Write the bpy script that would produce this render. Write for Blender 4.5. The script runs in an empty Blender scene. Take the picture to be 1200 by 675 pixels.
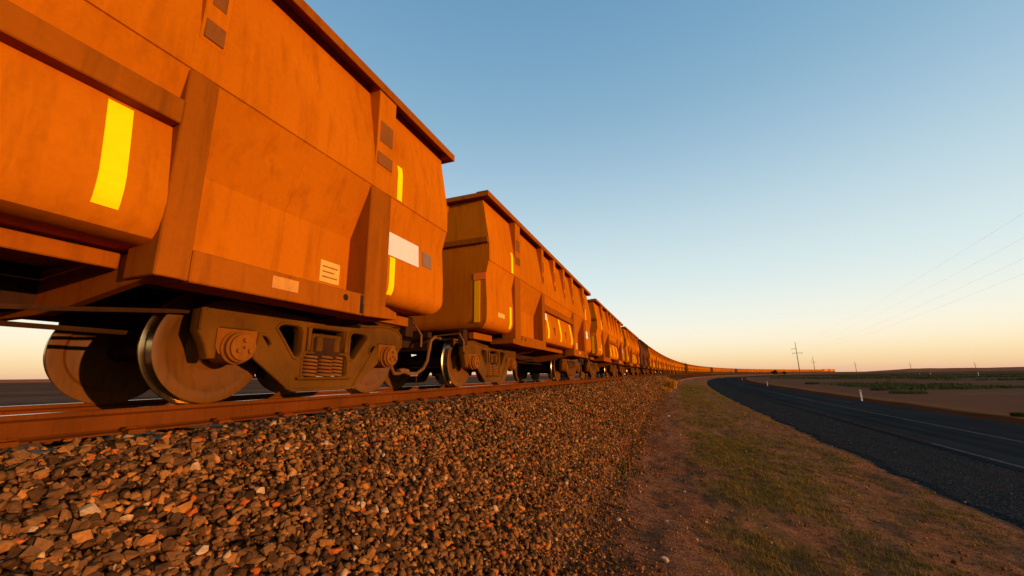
import bpy, bmesh, math, random
import numpy as np
from mathutils import Matrix, Vector

random.seed(7)
rng = np.random.default_rng(7)
scene = bpy.context.scene
C = scene.collection
R_ = math.radians

# ------------------------------------------------------------------ camera
LENS_F, PITCH, ROLL = 470.0, 0.215419, -0.012171        # focal length in photo pixels (1200 wide)
CAM_H = 0.20934                                          # above the rail head
cam_d = bpy.data.cameras.new('camera')
cam_d.sensor_width = 36.0
cam_d.lens = 36.0 * LENS_F / 1200.0
cam_d.clip_start, cam_d.clip_end = 0.05, 30000.0
cam = bpy.data.objects.new('camera', cam_d)
C.objects.link(cam)
cam.matrix_world = Matrix.Translation((0, 0, CAM_H)) @ Matrix.Rotation(math.pi / 2 + PITCH, 4, 'X') @ Matrix.Rotation(ROLL, 4, 'Z')
scene.camera = cam

# ------------------------------------------------------------------ sky, sun, exposure
SUN_AZ, SUN_EL = R_(121.0), R_(5.0)                      # clockwise from the view direction (+Y)
world = bpy.data.worlds.new('World')
scene.world = world
world.use_nodes = True
wn, wl = world.node_tree.nodes, world.node_tree.links
wn.clear()
sky = wn.new('ShaderNodeTexSky')
sky.sky_type = 'NISHITA'
sky.sun_disc = False
sky.sun_elevation = SUN_EL
sky.sun_rotation = SUN_AZ
sky.altitude = 0
sky.air_density, sky.dust_density, sky.ozone_density = 1.0, 1.0, 1.0
bg = wn.new('ShaderNodeBackground')
bg.inputs['Strength'].default_value = 0.15
wo = wn.new('ShaderNodeOutputWorld')
# clear dusk gradient by elevation, the same all round, blended with the physical sky
tc = wn.new('ShaderNodeTexCoord')
sx = wn.new('ShaderNodeSeparateXYZ')
wl.new(tc.outputs['Generated'], sx.inputs[0])
cr_ = wn.new('ShaderNodeValToRGB')
cr_.color_ramp.interpolation = 'B_SPLINE'
stops = [(0.0, (0.78, 0.45, 0.31)), (0.016, (0.92, 0.61, 0.33)), (0.040, (0.97, 0.77, 0.46)), (0.068, (0.985, 0.87, 0.66)), (0.11, (0.93, 0.91, 0.78)), (0.19, (0.735, 0.845, 0.84)), (0.30, (0.585, 0.74, 0.79)), (0.44, (0.375, 0.56, 0.705)), (0.58, (0.235, 0.43, 0.605)), (0.74, (0.150, 0.335, 0.53)), (1.0, (0.09, 0.23, 0.42))]
el_ = cr_.color_ramp.elements
while len(el_) < len(stops): el_.new(0.5)
for e_, (p_, c_) in zip(el_, stops):
    e_.position = p_; e_.color = (*c_, 1)
wl.new(sx.outputs['Z'], cr_.inputs['Fac'])
def vscale(sock, f):
    n = wn.new('ShaderNodeVectorMath'); n.operation = 'SCALE'; n.inputs['Scale'].default_value = f
    wl.new(sock, n.inputs[0]); return n.outputs[0]
va = wn.new('ShaderNodeVectorMath'); va.operation = 'ADD'
wl.new(vscale(cr_.outputs['Color'], 3.83 * 0.97), va.inputs[0])
wl.new(vscale(sky.outputs['Color'], 2.0 * 0.03), va.inputs[1])
wl.new(va.outputs[0], bg.inputs['Color'])
wl.new(bg.outputs['Background'], wo.inputs['Surface'])

sun_d = bpy.data.lights.new('sun', 'SUN')
sun_d.energy = 2.6
sun_d.angle = R_(0.53)
sun_d.color = (1.0, 0.52, 0.20)
sun = bpy.data.objects.new('sun', sun_d)
C.objects.link(sun)
sdir = Vector((math.sin(SUN_AZ) * math.cos(SUN_EL), math.cos(SUN_AZ) * math.cos(SUN_EL), math.sin(SUN_EL)))
sun.rotation_euler = sdir.to_track_quat('Z', 'Y').to_euler()
sun.location = (30, -10, 20)

scene.view_settings.view_transform = 'Standard'
scene.view_settings.look = 'None'
scene.view_settings.exposure = 0.8
scene.view_settings.gamma = 1.0
scene.view_settings.use_curve_mapping = False
scene.render.engine = 'CYCLES'
scene.render.resolution_x, scene.render.resolution_y = 1024, 576

# ------------------------------------------------------------------ track frame
YAW, DIST, KAP = 0.356751, 3.9592, 0.00076677

def TP(s, r, z=0.0):
    """s metres along the near rail, r metres to its right, z above the rail head"""
    T = YAW + KAP * s
    X = -DIST * np.cos(YAW) + (np.cos(YAW) - np.cos(T)) / KAP
    Y = DIST * np.sin(YAW) + (np.sin(T) - np.sin(YAW)) / KAP
    return X + r * np.cos(T), Y - r * np.sin(T), z + 0 * T

def tpt(s, r, z=0.0):
    a = TP(float(s), float(r), float(z))
    return Vector((float(a[0]), float(a[1]), float(a[2])))

def heading(s):
    return YAW + KAP * s

CEN = -0.79           # centre line of the track, from the outer edge of the near rail head

# ------------------------------------------------------------------ materials
def mat(name, spec=0.0):
    m = bpy.data.materials.new(name)
    m.use_nodes = True
    nt = m.node_tree
    b = nt.nodes['Principled BSDF']
    b.inputs['Specular IOR Level'].default_value = spec
    return m, nt, b

def N(nt, kind, **kw):
    n = nt.nodes.new('ShaderNode' + kind)
    for k, v in kw.items():
        if k.startswith('i_'):
            n.inputs[k[2:].replace('_', ' ')].default_value = v
        else:
            setattr(n, k, v)
    return n

def ramp(nt, fac, stops):
    n = nt.nodes.new('ShaderNodeValToRGB')
    e = n.color_ramp.elements
    while len(e) < len(stops):
        e.new(0.5)
    for el, (p, c) in zip(e, stops):
        el.position = p
        el.color = (*c, 1)
    nt.links.new(fac, n.inputs['Fac'])
    return n

def mix(nt, fac, a, b, mode='MIX'):
    n = nt.nodes.new('ShaderNodeMix')
    n.data_type = 'RGBA'
    n.blend_type = mode
    for sock, v in ((n.inputs[0], fac), (n.inputs[6], a), (n.inputs[7], b)):
        if hasattr(v, 'is_output'):
            nt.links.new(v, sock)
        else:
            sock.default_value = v if not isinstance(v, tuple) else (*v, 1)
    return n.outputs[2]

def coords(nt, which='Object', scale=(1, 1, 1)):
    t = nt.nodes.new('ShaderNodeTexCoord')
    mp = nt.nodes.new('ShaderNodeMapping')
    mp.inputs['Scale'].default_value = scale
    nt.links.new(t.outputs[which], mp.inputs['Vector'])
    return mp.outputs['Vector']

def noise(nt, vec, scale, detail=5, rough=0.6):
    n = nt.nodes.new('ShaderNodeTexNoise')
    n.inputs['Scale'].default_value = scale
    n.inputs['Detail'].default_value = detail
    n.inputs['Roughness'].default_value = rough
    nt.links.new(vec, n.inputs['Vector'])
    return n.outputs['Fac']

def bump(nt, b, height, strength=0.3, dist=0.02):
    n = nt.nodes.new('ShaderNodeBump')
    n.inputs['Strength'].default_value = strength
    n.inputs['Distance'].default_value = dist
    nt.links.new(height, n.inputs['Height'])
    nt.links.new(n.outputs['Normal'], b.inputs['Normal'])

def painted(name, lo, hi, dirt, rough=0.6, dirt_amt=0.6, metallic=0.0, scale=1.0, bump_s=0.12, spec=0.0):
    m, nt, b = mat(name, spec)
    v = coords(nt)
    vs = coords(nt, scale=(2.2, 2.2, 0.25))
    n1 = noise(nt, v, 0.6 * scale, 4, 0.5)
    n2 = noise(nt, vs, 4.0 * scale, 5, 0.6)
    n3 = noise(nt, v, 22.0 * scale, 4, 0.7)
    base = ramp(nt, n1, [(0.30, lo), (0.68, hi)]).outputs['Color']
    streak = ramp(nt, n2, [(0.50, (0, 0, 0)), (0.74, (dirt_amt,) * 3)]).outputs['Color']
    c = mix(nt, streak, base, dirt)
    n5 = noise(nt, coords(nt, scale=(7.0, 7.0, 0.5)), 2.3 * scale, 4, 0.65)
    c = mix(nt, ramp(nt, n5, [(0.56, (0, 0, 0)), (0.80, (0.35, 0.35, 0.35))]).outputs['Color'], c, tuple(min(1, h * 1.25) for h in hi))
    n6 = noise(nt, v, 5.5 * scale, 6, 0.75)
    c = mix(nt, ramp(nt, n6, [(0.64, (0, 0, 0)), (0.72, (0.28, 0.28, 0.28))]).outputs['Color'], c, tuple(h * 0.55 for h in dirt))
    fine = ramp(nt, n3, [(0.35, (0.92, 0.92, 0.92)), (0.62, (1.0, 1.0, 1.0))]).outputs['Color']
    c = mix(nt, 1.0, c, fine, 'MULTIPLY')
    oi = nt.nodes.new('ShaderNodeObjectInfo')
    tone = ramp(nt, oi.outputs['Random'], [(0.0, (0.86, 0.86, 0.86)), (1.0, (1.05, 1.05, 1.05))]).outputs['Color']
    c = mix(nt, 1.0, c, tone, 'MULTIPLY')
    nt.links.new(c, b.inputs['Base Color'])
    b.inputs['Metallic'].default_value = metallic
    rr = ramp(nt, n3, [(0.3, (rough - .1,) * 3), (0.7, (min(1, rough + .12),) * 3)])
    nt.links.new(rr.outputs['Color'], b.inputs['Roughness'])
    bump(nt, b, n3, bump_s, 0.01)
    return m

M = {}
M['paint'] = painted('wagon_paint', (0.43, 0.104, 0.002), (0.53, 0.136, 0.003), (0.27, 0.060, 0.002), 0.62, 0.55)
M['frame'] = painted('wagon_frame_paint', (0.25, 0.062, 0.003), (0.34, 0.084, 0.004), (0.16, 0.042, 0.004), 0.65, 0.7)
M['pad'] = painted('pad_brown', (0.17, 0.055, 0.012), (0.24, 0.075, 0.014), (0.10, 0.04, 0.012), 0.7, 0.6, scale=3)
M['dark_tone'] = painted('dark_wagon_tone', (0.085, 0.030, 0.010), (0.13, 0.045, 0.014), (0.05, 0.02, 0.008), 0.7, 0.6)  # darker brown over the bodies, frames, strips and signs of some wagons
M['under'] = painted('underframe_rust_shade', (0.030, 0.013, 0.007), (0.060, 0.024, 0.010), (0.018, 0.010, 0.007), 0.75, 0.7, scale=2)  # dirty rust, darkened so the shade beneath the wagon sits in the colour
M['bogie'] = painted('bogie_iron', (0.075, 0.027, 0.003), (0.165, 0.058, 0.004), (0.105, 0.048, 0.004), 0.55, 0.9, scale=3.5, bump_s=0.5, spec=0.03)
M['bearing'] = painted('bearing_rust', (0.18, 0.054, 0.006), (0.25, 0.076, 0.008), (0.10, 0.04, 0.008), 0.55, 0.6, scale=5, bump_s=0.3)
M['wheel'] = painted('wheel_rust', (0.110, 0.038, 0.005), (0.165, 0.056, 0.007), (0.065, 0.026, 0.005), 0.45, 0.6, scale=2.5, spec=0.12)
M['rust'] = painted('rail_rust', (0.115, 0.028, 0.004), (0.165, 0.040, 0.005), (0.075, 0.024, 0.005), 0.75, 0.6, scale=3)
M['spring'] = painted('spring_steel', (0.18, 0.062, 0.014), (0.26, 0.09, 0.018), (0.1, 0.04, 0.016), 0.5, 0.5, scale=4)
M['hose'] = painted('hose_rubber', (0.15, 0.06, 0.02), (0.22, 0.085, 0.025), (0.1, 0.05, 0.02), 0.6, 0.5, scale=5)
M['ore'] = painted('ore', (0.10, 0.03, 0.015), (0.16, 0.05, 0.02), (0.06, 0.03, 0.02), 0.95, 0.6, scale=6)

def plain(name, col, rough=0.5, metallic=0.0, var=0.12, sc=9):
    m, nt, b = mat(name)
    n = noise(nt, coords(nt), sc, 4, 0.65)
    lo = tuple(c * (1 - var) for c in col)
    hi = tuple(min(1, c * (1 + var * .6)) for c in col)
    nt.links.new(ramp(nt, n, [(0.3, lo), (0.7, hi)]).outputs['Color'], b.inputs['Base Color'])
    b.inputs['Roughness'].default_value = rough
    b.inputs['Metallic'].default_value = metallic
    return m

M['strip'] = plain('reflective_yellow', (0.95, 0.66, 0.004), 0.4, 0, 0.06)
M['white_sign'] = plain('sign_white', (0.66, 0.58, 0.52), 0.5, 0, 0.06)
M['pale_sign'] = plain('sign_pale', (0.66, 0.36, 0.07), 0.6, 0, 0.15)
M['strip_amber'] = plain('reflective_amber', (1.0, 0.40, 0.002), 0.4, 0, 0.06)
M['grey_sign'] = plain('sign_grey', (0.22, 0.12, 0.075), 0.6, 0, 0.1)
M['sill_sign'] = plain('sign_tan', (0.55, 0.22, 0.04), 0.6, 0, 0.2)
M['print'] = plain('label_print', (0.30, 0.11, 0.02), 0.6)
M['orange_sign'] = plain('sign_orange', (0.85, 0.16, 0.02), 0.6, 0, 0.1)
M['steel'] = plain('polished_steel', (0.52, 0.36, 0.17), 0.26, 1.0, 0.25, 30)
M['rail_steel'] = plain('rail_head_steel', (0.62, 0.58, 0.54), 0.2, 1.0, 0.15, 30)
M['black'] = plain('hole_shade', (0.025, 0.018, 0.014), 0.7)  # flat dark fill, the shade inside openings put into the colour
M['white_post'] = plain('post_white', (0.58, 0.54, 0.48), 0.55, 0, 0.08)
M['red_reflector'] = plain('reflector_red', (0.5, 0.03, 0.02), 0.3)
M['concrete'] = plain('sleeper_concrete', (0.24, 0.17, 0.12), 0.9, 0, 0.3, 14)
M['pole'] = plain('pole_steel', (0.13, 0.10, 0.08), 0.6, 0, 0.2, 2)
M['wire'] = plain('wire_metal', (0.42, 0.43, 0.42), 0.5)
M['loco'] = plain('locomotive_orange', (0.62, 0.20, 0.03), 0.5, 0, 0.1, 2)
M['loco_dark'] = plain('locomotive_dark', (0.06, 0.04, 0.03), 0.6)
M['glass'] = plain('cab_glass', (0.03, 0.035, 0.04), 0.08)
M['glass'].node_tree.nodes['Principled BSDF'].inputs['Specular IOR Level'].default_value = 0.5
M['white_line'] = None
M['bark'] = plain('bark', (0.12, 0.08, 0.05), 0.9, 0, 0.3, 20)

# ------------------------------------------------------------------ mesh helpers
class MB:
    """collects shapes; x forward, r right, z up (stored as x, -r, z)"""
    def __init__(self):
        self.v, self.f, self.mi = [], [], []

    def add(self, verts, faces, mi=0):
        o = len(self.v)
        self.v += [(x, -r, z) for x, r, z in verts]
        self.f += [tuple(o + i for i in f) for f in faces]
        self.mi += [mi] * len(faces)
        return self

    def box(self, x0, x1, r0, r1, z0, z1, mi=0):
        vs = [(x, r, z) for x in (x0, x1) for r in (r0, r1) for z in (z0, z1)]
        return self.add(vs, [(0, 1, 3, 2), (4, 6, 7, 5), (0, 4, 5, 1), (2, 3, 7, 6), (0, 2, 6, 4), (1, 5, 7, 3)], mi)

    def prism(self, poly, a0, a1, axis='x', mi=0):
        """poly extruded along axis; axis x: (r,z) points; axis r: (x,z); axis z: (x,r)"""
        n = len(poly)
        def mk(p, a):
            return {'x': (a, p[0], p[1]), 'r': (p[0], a, p[1]), 'z': (p[0], p[1], a)}[axis]
        vs = [mk(p, a0) for p in poly] + [mk(p, a1) for p in poly]
        fs = [(i, (i + 1) % n, n + (i + 1) % n, n + i) for i in range(n)]
        fs += [tuple(range(n - 1, -1, -1)), tuple(range(n, 2 * n))]
        return self.add(vs, fs, mi)

    def lathe(self, prof, x, z, seg=32, mi=None, mis=None):
        """prof: (radius, r) list, about the lateral axis through (x, z)"""
        n = len(prof)
        vs, fs, ms = [], [], []
        for k in range(seg):
            a = 2 * math.pi * k / seg
            vs += [(x + p[0] * math.cos(a), p[1], z + p[0] * math.sin(a)) for p in prof]
        for k in range(seg):
            k2 = (k + 1) % seg
            for i in range(n - 1):
                fs.append((k * n + i, k2 * n + i, k2 * n + i + 1, k * n + i + 1))
                ms.append(mis[i] if mis else 0)
        o = len(self.v)
        self.v += [(a, -b, c) for a, b, c in vs]
        self.f += [tuple(o + i for i in f) for f in fs]
        self.mi += ms
        return self

    def tube(self, pts, rad, seg=8, mi=0, cap=True):
        pts = [Vector((p[0], p[1], p[2])) for p in pts]
        n = len(pts)
        rads = rad if isinstance(rad, (list, tuple)) else [rad] * n
        vs, fs = [], []
        up = None
        for i, p in enumerate(pts):
            d = (pts[min(i + 1, n - 1)] - pts[max(i - 1, 0)]).normalized()
            if up is None:
                up = Vector((0, 0, 1)) if abs(d.z) < 0.9 else Vector((1, 0, 0))
            s = d.cross(up).normalized()
            up = s.cross(d).normalized()
            for k in range(seg):
                a = 2 * math.pi * k / seg
                q = p + s * (rads[i] * math.cos(a)) + up * (rads[i] * math.sin(a))
                vs.append((q.x, q.y, q.z))
        for i in range(n - 1):
            for k in range(seg):
                k2 = (k + 1) % seg
                fs.append((i * seg + k, i * seg + k2, (i + 1) * seg + k2, (i + 1) * seg + k))
        if cap:
            fs += [tuple(range(seg)), tuple(range((n - 1) * seg, n * seg))]
        return self.add(vs, fs, mi)

    def mesh(self, name, mats, bevel=0.0, smooth=False, recalc=True):
        me = bpy.data.meshes.new(name)
        me.from_pydata(self.v, [], self.f)
        if not isinstance(mats, (list, tuple)):
            mats = [mats]
        for m in mats:
            me.materials.append(m)
        me.polygons.foreach_set('material_index', self.mi)
        if recalc or bevel:
            bm = bmesh.new()
            bm.from_mesh(me)
            bmesh.ops.recalc_face_normals(bm, faces=bm.faces)
            if bevel:
                es = [e for e in bm.edges if len(e.link_faces) == 2 and e.calc_face_angle(0) > 0.5]
                bmesh.ops.bevel(bm, geom=es, offset=bevel, segments=1, affect='EDGES', profile=0.5)
            bm.to_mesh(me)
            bm.free()
        if smooth:
            me.polygons.foreach_set('use_smooth', [True] * len(me.polygons))
        me.update()
        return me

def link(name, me, parent=None):
    o = bpy.data.objects.new(name, me)
    C.objects.link(o)
    if parent:
        o.parent = parent
    return o

def build(mb, name, mats, parent=None, bevel=0.0, smooth=False):
    return link(name, mb.mesh(name, mats, bevel, smooth), parent)

def tag(o, label=None, cat=None, group=None, kind=None):
    if label: o['label'] = label
    if cat: o['category'] = cat
    if group: o['group'] = group
    if kind: o['kind'] = kind
    return o

def empty(name, loc=(0, 0, 0), rz=0.0):
    o = bpy.data.objects.new(name, None)
    o.empty_display_size = 0.3
    C.objects.link(o)
    o.location = loc
    o.rotation_euler = (0, 0, rz)
    return o

def copy_tree(o, parent=None):
    c = o.copy()
    C.objects.link(c)
    c.parent = parent
    for k in ('label', 'category', 'group'):
        if parent is not None and k in c.keys() and k != 'label':
            del c[k]
    for ch in list(o.children):
        copy_tree(ch, c)
    return c

def smooth_by_angle(me, ang=0.6):
    bm = bmesh.new()
    bm.from_mesh(me)
    for f in bm.faces:
        f.smooth = True
    for e in bm.edges:
        if len(e.link_faces) == 2 and e.calc_face_angle(0) > ang:
            e.smooth = False
    bm.to_mesh(me)
    bm.free()
    return me

# 2-D value noise on arrays
_perm = rng.random((256, 256))
def vnoise(x, y):
    xi, yi = np.floor(x).astype(int), np.floor(y).astype(int)
    fx, fy = x - xi, y - yi
    fx, fy = fx * fx * (3 - 2 * fx), fy * fy * (3 - 2 * fy)
    g = lambda a, b: _perm[a % 256, b % 256]
    return (g(xi, yi) * (1 - fx) + g(xi + 1, yi) * fx) * (1 - fy) + (g(xi, yi + 1) * (1 - fx) + g(xi + 1, yi + 1) * fx) * fy
def fbm(x, y, o=4):
    t, a, tot = 0, 1.0, 0
    for i in range(o):
        t = t + a * vnoise(x * 2 ** i + 17 * i, y * 2 ** i + 31 * i)
        tot += a
        a *= 0.5
    return t / tot

# ------------------------------------------------------------------ ground profile across the track
PR = np.array([-60, -22, -9, -6.2, -4.55, -2.45, -2.2, 0.0, 0.62, 0.85, 2.95, 3.4, 5.0, 8.3, 10.9, 17.3, 19.5, 24, 60])
PZ = np.array([-2.45, -2.28, -1.95, -1.70, -1.50, -0.23, -0.20, -0.20, -0.21, -0.26, -1.50, -1.56, -1.70, -1.95, -2.02, -2.06, -2.14, -2.22, -2.45])
def prof(r):
    return np.interp(r, PR, PZ)

def grid_mesh(name, S, Rr, zf, material, flip=False):
    s, r = np.meshgrid(S, Rr, indexing='ij')
    z = zf(s, r)
    X, Y, Z = TP(s, r, z)
    n, m = len(S), len(Rr)
    co = np.stack([X, Y, Z], -1).reshape(-1, 3)
    i = np.arange((n - 1) * (m - 1))
    a = (i // (m - 1)) * m + i % (m - 1)
    quads = np.stack([a, a + 1, a + m + 1, a + m], 1)[:, ::-1]
    me = bpy.data.meshes.new(name)
    me.vertices.add(len(co)); me.vertices.foreach_set('co', co.ravel())
    me.loops.add(quads.size); me.loops.foreach_set('vertex_index', quads.ravel())
    me.polygons.add(len(quads))
    me.polygons.foreach_set('loop_start', np.arange(0, quads.size, 4))
    me.polygons.foreach_set('loop_total', np.full(len(quads), 4))
    uv = me.attributes.new('sr', 'FLOAT_VECTOR', 'POINT')
    uv.data.foreach_set('vector', np.stack([s.ravel(), r.ravel(), 0 * s.ravel()], 1).ravel())
    me.materials.append(material)
    me.polygons.foreach_set('use_smooth', [True] * len(quads))
    me.update(); me.validate()
    return me

def sr_attr(nt):
    a = nt.nodes.new('ShaderNodeAttribute')
    a.attribute_name = 'sr'
    return a.outputs['Vector']

# ground plain
m, nt, b = mat('plain_earth')
v = coords(nt)
n1 = noise(nt, v, 0.035, 6, 0.65); n2 = noise(nt, v, 0.6, 6, 0.7)
c = ramp(nt, n1, [(0.35, (0.115, 0.044, 0.021)), (0.62, (0.180, 0.078, 0.044))]).outputs['Color']
c = mix(nt, 1.0, c, ramp(nt, n2, [(0.3, (0.72, 0.72, 0.72)), (0.7, (1.1, 1.1, 1.1))]).outputs['Color'], 'MULTIPLY')
gr = ramp(nt, noise(nt, coords(nt, scale=(0.35, 1, 1)), 0.05, 6, 0.7), [(0.55, (0, 0, 0)), (0.64, (0.75, 0.75, 0.75))]).outputs['Color']
c = mix(nt, gr, c, (0.040, 0.036, 0.012))
nt.links.new(c, b.inputs['Base Color']); b.inputs['Roughness'].default_value = 0.95
bump(nt, b, n2, 0.6, 0.12)
M['plain'] = m

g = bpy.data.meshes.new('ground')
G = 9000.0
g.from_pydata([(-G, -300, -2.3), (G, -300, -2.3), (G, G * 1.5, -2.3), (-G, G * 1.5, -2.3)], [], [(0, 1, 2, 3)])
g.materials.append(M['plain'])
tag(link('ground', g), kind='structure')

# ballast bed material
m, nt, b = mat('ballast_bed')
v = coords(nt)
vo = N(nt, 'TexVoronoi', feature='F1'); vo.inputs['Scale'].default_value = 17.0; nt.links.new(v, vo.inputs['Vector'])
cc = ramp(nt, vo.outputs['Color'], [(0.05, (0.025, 0.013, 0.007)), (0.45, (0.070, 0.032, 0.013)), (0.78, (0.14, 0.060, 0.022)), (0.97, (0.26, 0.09, 0.03))]).outputs['Color']
edge = ramp(nt, vo.outputs['Distance'], [(0.30, (1, 1, 1)), (0.75, (0.2, 0.2, 0.2))]).outputs['Color']
nt.links.new(mix(nt, 1.0, cc, edge, 'MULTIPLY'), b.inputs['Base Color'])
b.inputs['Roughness'].default_value = 0.9
inv = N(nt, 'Math', operation='SUBTRACT'); inv.inputs[0].default_value = 1.0
nt.links.new(vo.outputs['Distance'], inv.inputs[1])
bump(nt, b, inv.outputs[0], 1.0, 0.06)
M['bed'] = m

def steps(a, b, s0, grow):
    out = [a]
    st = s0
    while out[-1] < b:
        out.append(out[-1] + st)
        st *= grow
    return np.array(out)

S_all = np.concatenate([np.arange(-8, 0.3, 0.6), steps(0.5, 900, 0.10, 1.022)])
def bed_z(s, r):
    z = prof(r) - 0.022 - 0.035 * np.clip(1 - np.abs(r - 0.12) / 0.2, 0, 1)
    z = z + np.where(r > 0.6, (fbm(s * 0.9, r * 0.9, 3) - 0.5) * 0.16 * np.clip((r - 0.6) / 0.6, 0, 1), 0)
    return z
bed_r = np.concatenate([np.array([-9, -6.2, -4.55, -3.5, -2.45, -2.2]), np.arange(-1.9, 0.6, 0.3), np.arange(0.62, 3.2, 0.12)])
bed = tag(link('ballast_bed', grid_mesh('ballast_bed', S_all, bed_r, bed_z, M['bed'])), kind='structure')

# verge: dirt with sparse grass between the ballast and the road, dirt beyond the road
m, nt, b = mat('verge_dirt')
v = coords(nt)
sr = sr_attr(nt)
sep = N(nt, 'SeparateXYZ'); nt.links.new(sr, sep.inputs[0])
n1 = noise(nt, v, 0.7, 6, 0.65); n2 = noise(nt, v, 7.0, 6, 0.7); n3 = noise(nt, v, 38.0, 4, 0.7)
c = ramp(nt, n1, [(0.32, (0.20, 0.078, 0.034)), (0.68, (0.34, 0.140, 0.064))]).outputs['Color']
c = mix(nt, 1.0, c, ramp(nt, n2, [(0.30, (0.55, 0.55, 0.55)), (0.70, (1.15, 1.15, 1.15))]).outputs['Color'], 'MULTIPLY')
c = mix(nt, 1.0, c, ramp(nt, n3, [(0.30, (0.40, 0.40, 0.40)), (0.52, (1.0, 1.0, 1.0)), (0.72, (1.7, 1.6, 1.5))]).outputs['Color'], 'MULTIPLY')
band = ramp(nt, sep.outputs['Y'], [(0.0, (0, 0, 0))]).color_ramp
rampn = nt.nodes[-1]
mr = N(nt, 'MapRange'); mr.inputs['From Min'].default_value = 3.0; mr.inputs['From Max'].default_value = 9.0
nt.links.new(sep.outputs['Y'], mr.inputs['Value'])
nt.links.new(mr.outputs[0], rampn.inputs['Fac'])
band.elements[0].position = 0.20; band.elements[0].color = (0, 0, 0, 1)
for p, cv in ((0.30, 1.0), (0.50, 0.95), (0.62, 0.3), (0.9, 0.1)):
    e = band.elements.new(p); e.color = (cv, cv, cv, 1)
gm = ramp(nt, noise(nt, v, 1.6, 6, 0.72), [(0.40, (0, 0, 0)), (0.60, (0.48, 0.48, 0.48))]).outputs['Color']
gm = mix(nt, 1.0, gm, rampn.outputs['Color'], 'MULTIPLY')
c = mix(nt, gm, c, (0.16, 0.100, 0.022))
mr2 = N(nt, 'MapRange'); mr2.inputs['From Min'].default_value = 14.0; mr2.inputs['From Max'].default_value = 24.0
nt.links.new(sep.outputs['Y'], mr2.inputs['Value'])
bank = ramp(nt, mr2.outputs[0], [(0.28, (0, 0, 0)), (0.34, (1, 1, 1)), (0.55, (1, 1, 1)), (0.68, (0, 0, 0))]).outputs['Color']
c = mix(nt, bank, c, (0.055, 0.020, 0.009))
away = ramp(nt, mr2.outputs[0], [(0.60, (0, 0, 0)), (0.80, (1, 1, 1))]).outputs['Color']
c = mix(nt, away, c, (0.150, 0.062, 0.034))
nt.links.new(c, b.inputs['Base Color']); b.inputs['Roughness'].default_value = 0.95
hb = N(nt, 'Math', operation='ADD'); nt.links.new(n2, hb.inputs[0]); nt.links.new(n3, hb.inputs[1])
bump(nt, b, hb.outputs[0], 0.9, 0.04)
M['verge'] = m

def verge_z(s, r):
    near = np.clip((r - 2.6) / 0.7, 0, 1) * np.clip((8.5 - r) / 0.8, 0, 1)
    far = np.clip((r - 17.4) / 1.0, 0, 1)
    a = (fbm(s * 0.55, r * 0.8, 3) - 0.5) * 0.16 + (fbm(s * 3.1, r * 3.1, 4) - 0.5) * 0.095 + (fbm(s * 11, r * 11, 2) - 0.5) * 0.034
    return prof(r) + a * near + (fbm(s * 0.3, r * 0.5, 3) - 0.5) * 0.12 * far - 0.012 * np.clip((r - 10.2) / .6, 0, 1)
ver_r = np.concatenate([np.array([2.5, 2.7]), np.arange(2.85, 8.6, 0.07), np.arange(8.8, 11, 0.4), np.array([13, 15, 17.0, 17.5]), np.arange(18, 25, 0.6), np.array([28, 34, 45, 60])])
S_ver = np.concatenate([np.arange(-6, 1.0, 0.25), steps(1.0, 900, 0.055, 1.017)])
tag(link('verge', grid_mesh('verge', S_ver, ver_r, verge_z, M['verge'])), kind='structure')
# low ground on the far side of the track
S_c = np.concatenate([np.arange(-60, 60, 3.0), steps(60, 900, 4, 1.08)])
tag(link('far_verge', grid_mesh('far_verge', S_c, np.array([-60, -40, -22, -15, -11, -8.8, -8.6]), lambda s, r: prof(r) + (fbm(s * .3, r * .3, 3) - .5) * .15 - .02 * (r > -8.7), M['verge'])), kind='structure')

# ------------------------------------------------------------------ road
path = []                                   # (x, y, heading, s) of the road centre
for s in np.concatenate([np.arange(-14, 40, 0.5), np.arange(40, 230, 5.0)]):
    p = tpt(s, 14.1)
    path.append((p.x, p.y, heading(s), s))
x, y, h, s = path[-1]
turned = 0.0
while s < 1700:
    st = 6.0 if turned < R_(48) else 40.0
    if turned < R_(48):
        h += st / 330.0; turned += st / 330.0 - 0
    x += math.sin(h) * st; y += math.cos(h) * st; s += st
    path.append((x, y, h, s))

def road_strip(name, offs, zs, material, i0=0, i1=None, wob=0.0, jag=None):
    vs, fs, at = [], [], []
    P = path[i0:i1]
    for k, (x, y, h, s) in enumerate(P):
        for j, (o, z) in enumerate(zip(offs, zs)):
            oo = o
            if jag and j in jag:
                oo += (fbm(np.array([s * 1.3]), np.array([3.1 * j + 0.5]), 4)[0] - 0.5) * jag[j]
            fade = min(1, max(0, (s - 200) / 120))
            vs.append((x + math.cos(h) * oo, y - math.sin(h) * oo, z - 0.12 * fade))
            at.append((s, oo, 0))
    m_ = len(offs)
    for k in range(len(P) - 1):
        for j in range(m_ - 1):
            a = k * m_ + j
            fs.append((a, a + 1, a + m_ + 1, a + m_)[::-1])
    me = bpy.data.meshes.new(name)
    me.from_pydata(vs, [], fs)
    u = me.attributes.new('sr', 'FLOAT_VECTOR', 'POINT')
    u.data.foreach_set('vector', np.array(at).ravel())
    me.materials.append(material)
    me.update()
    return link(name, me)

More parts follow.
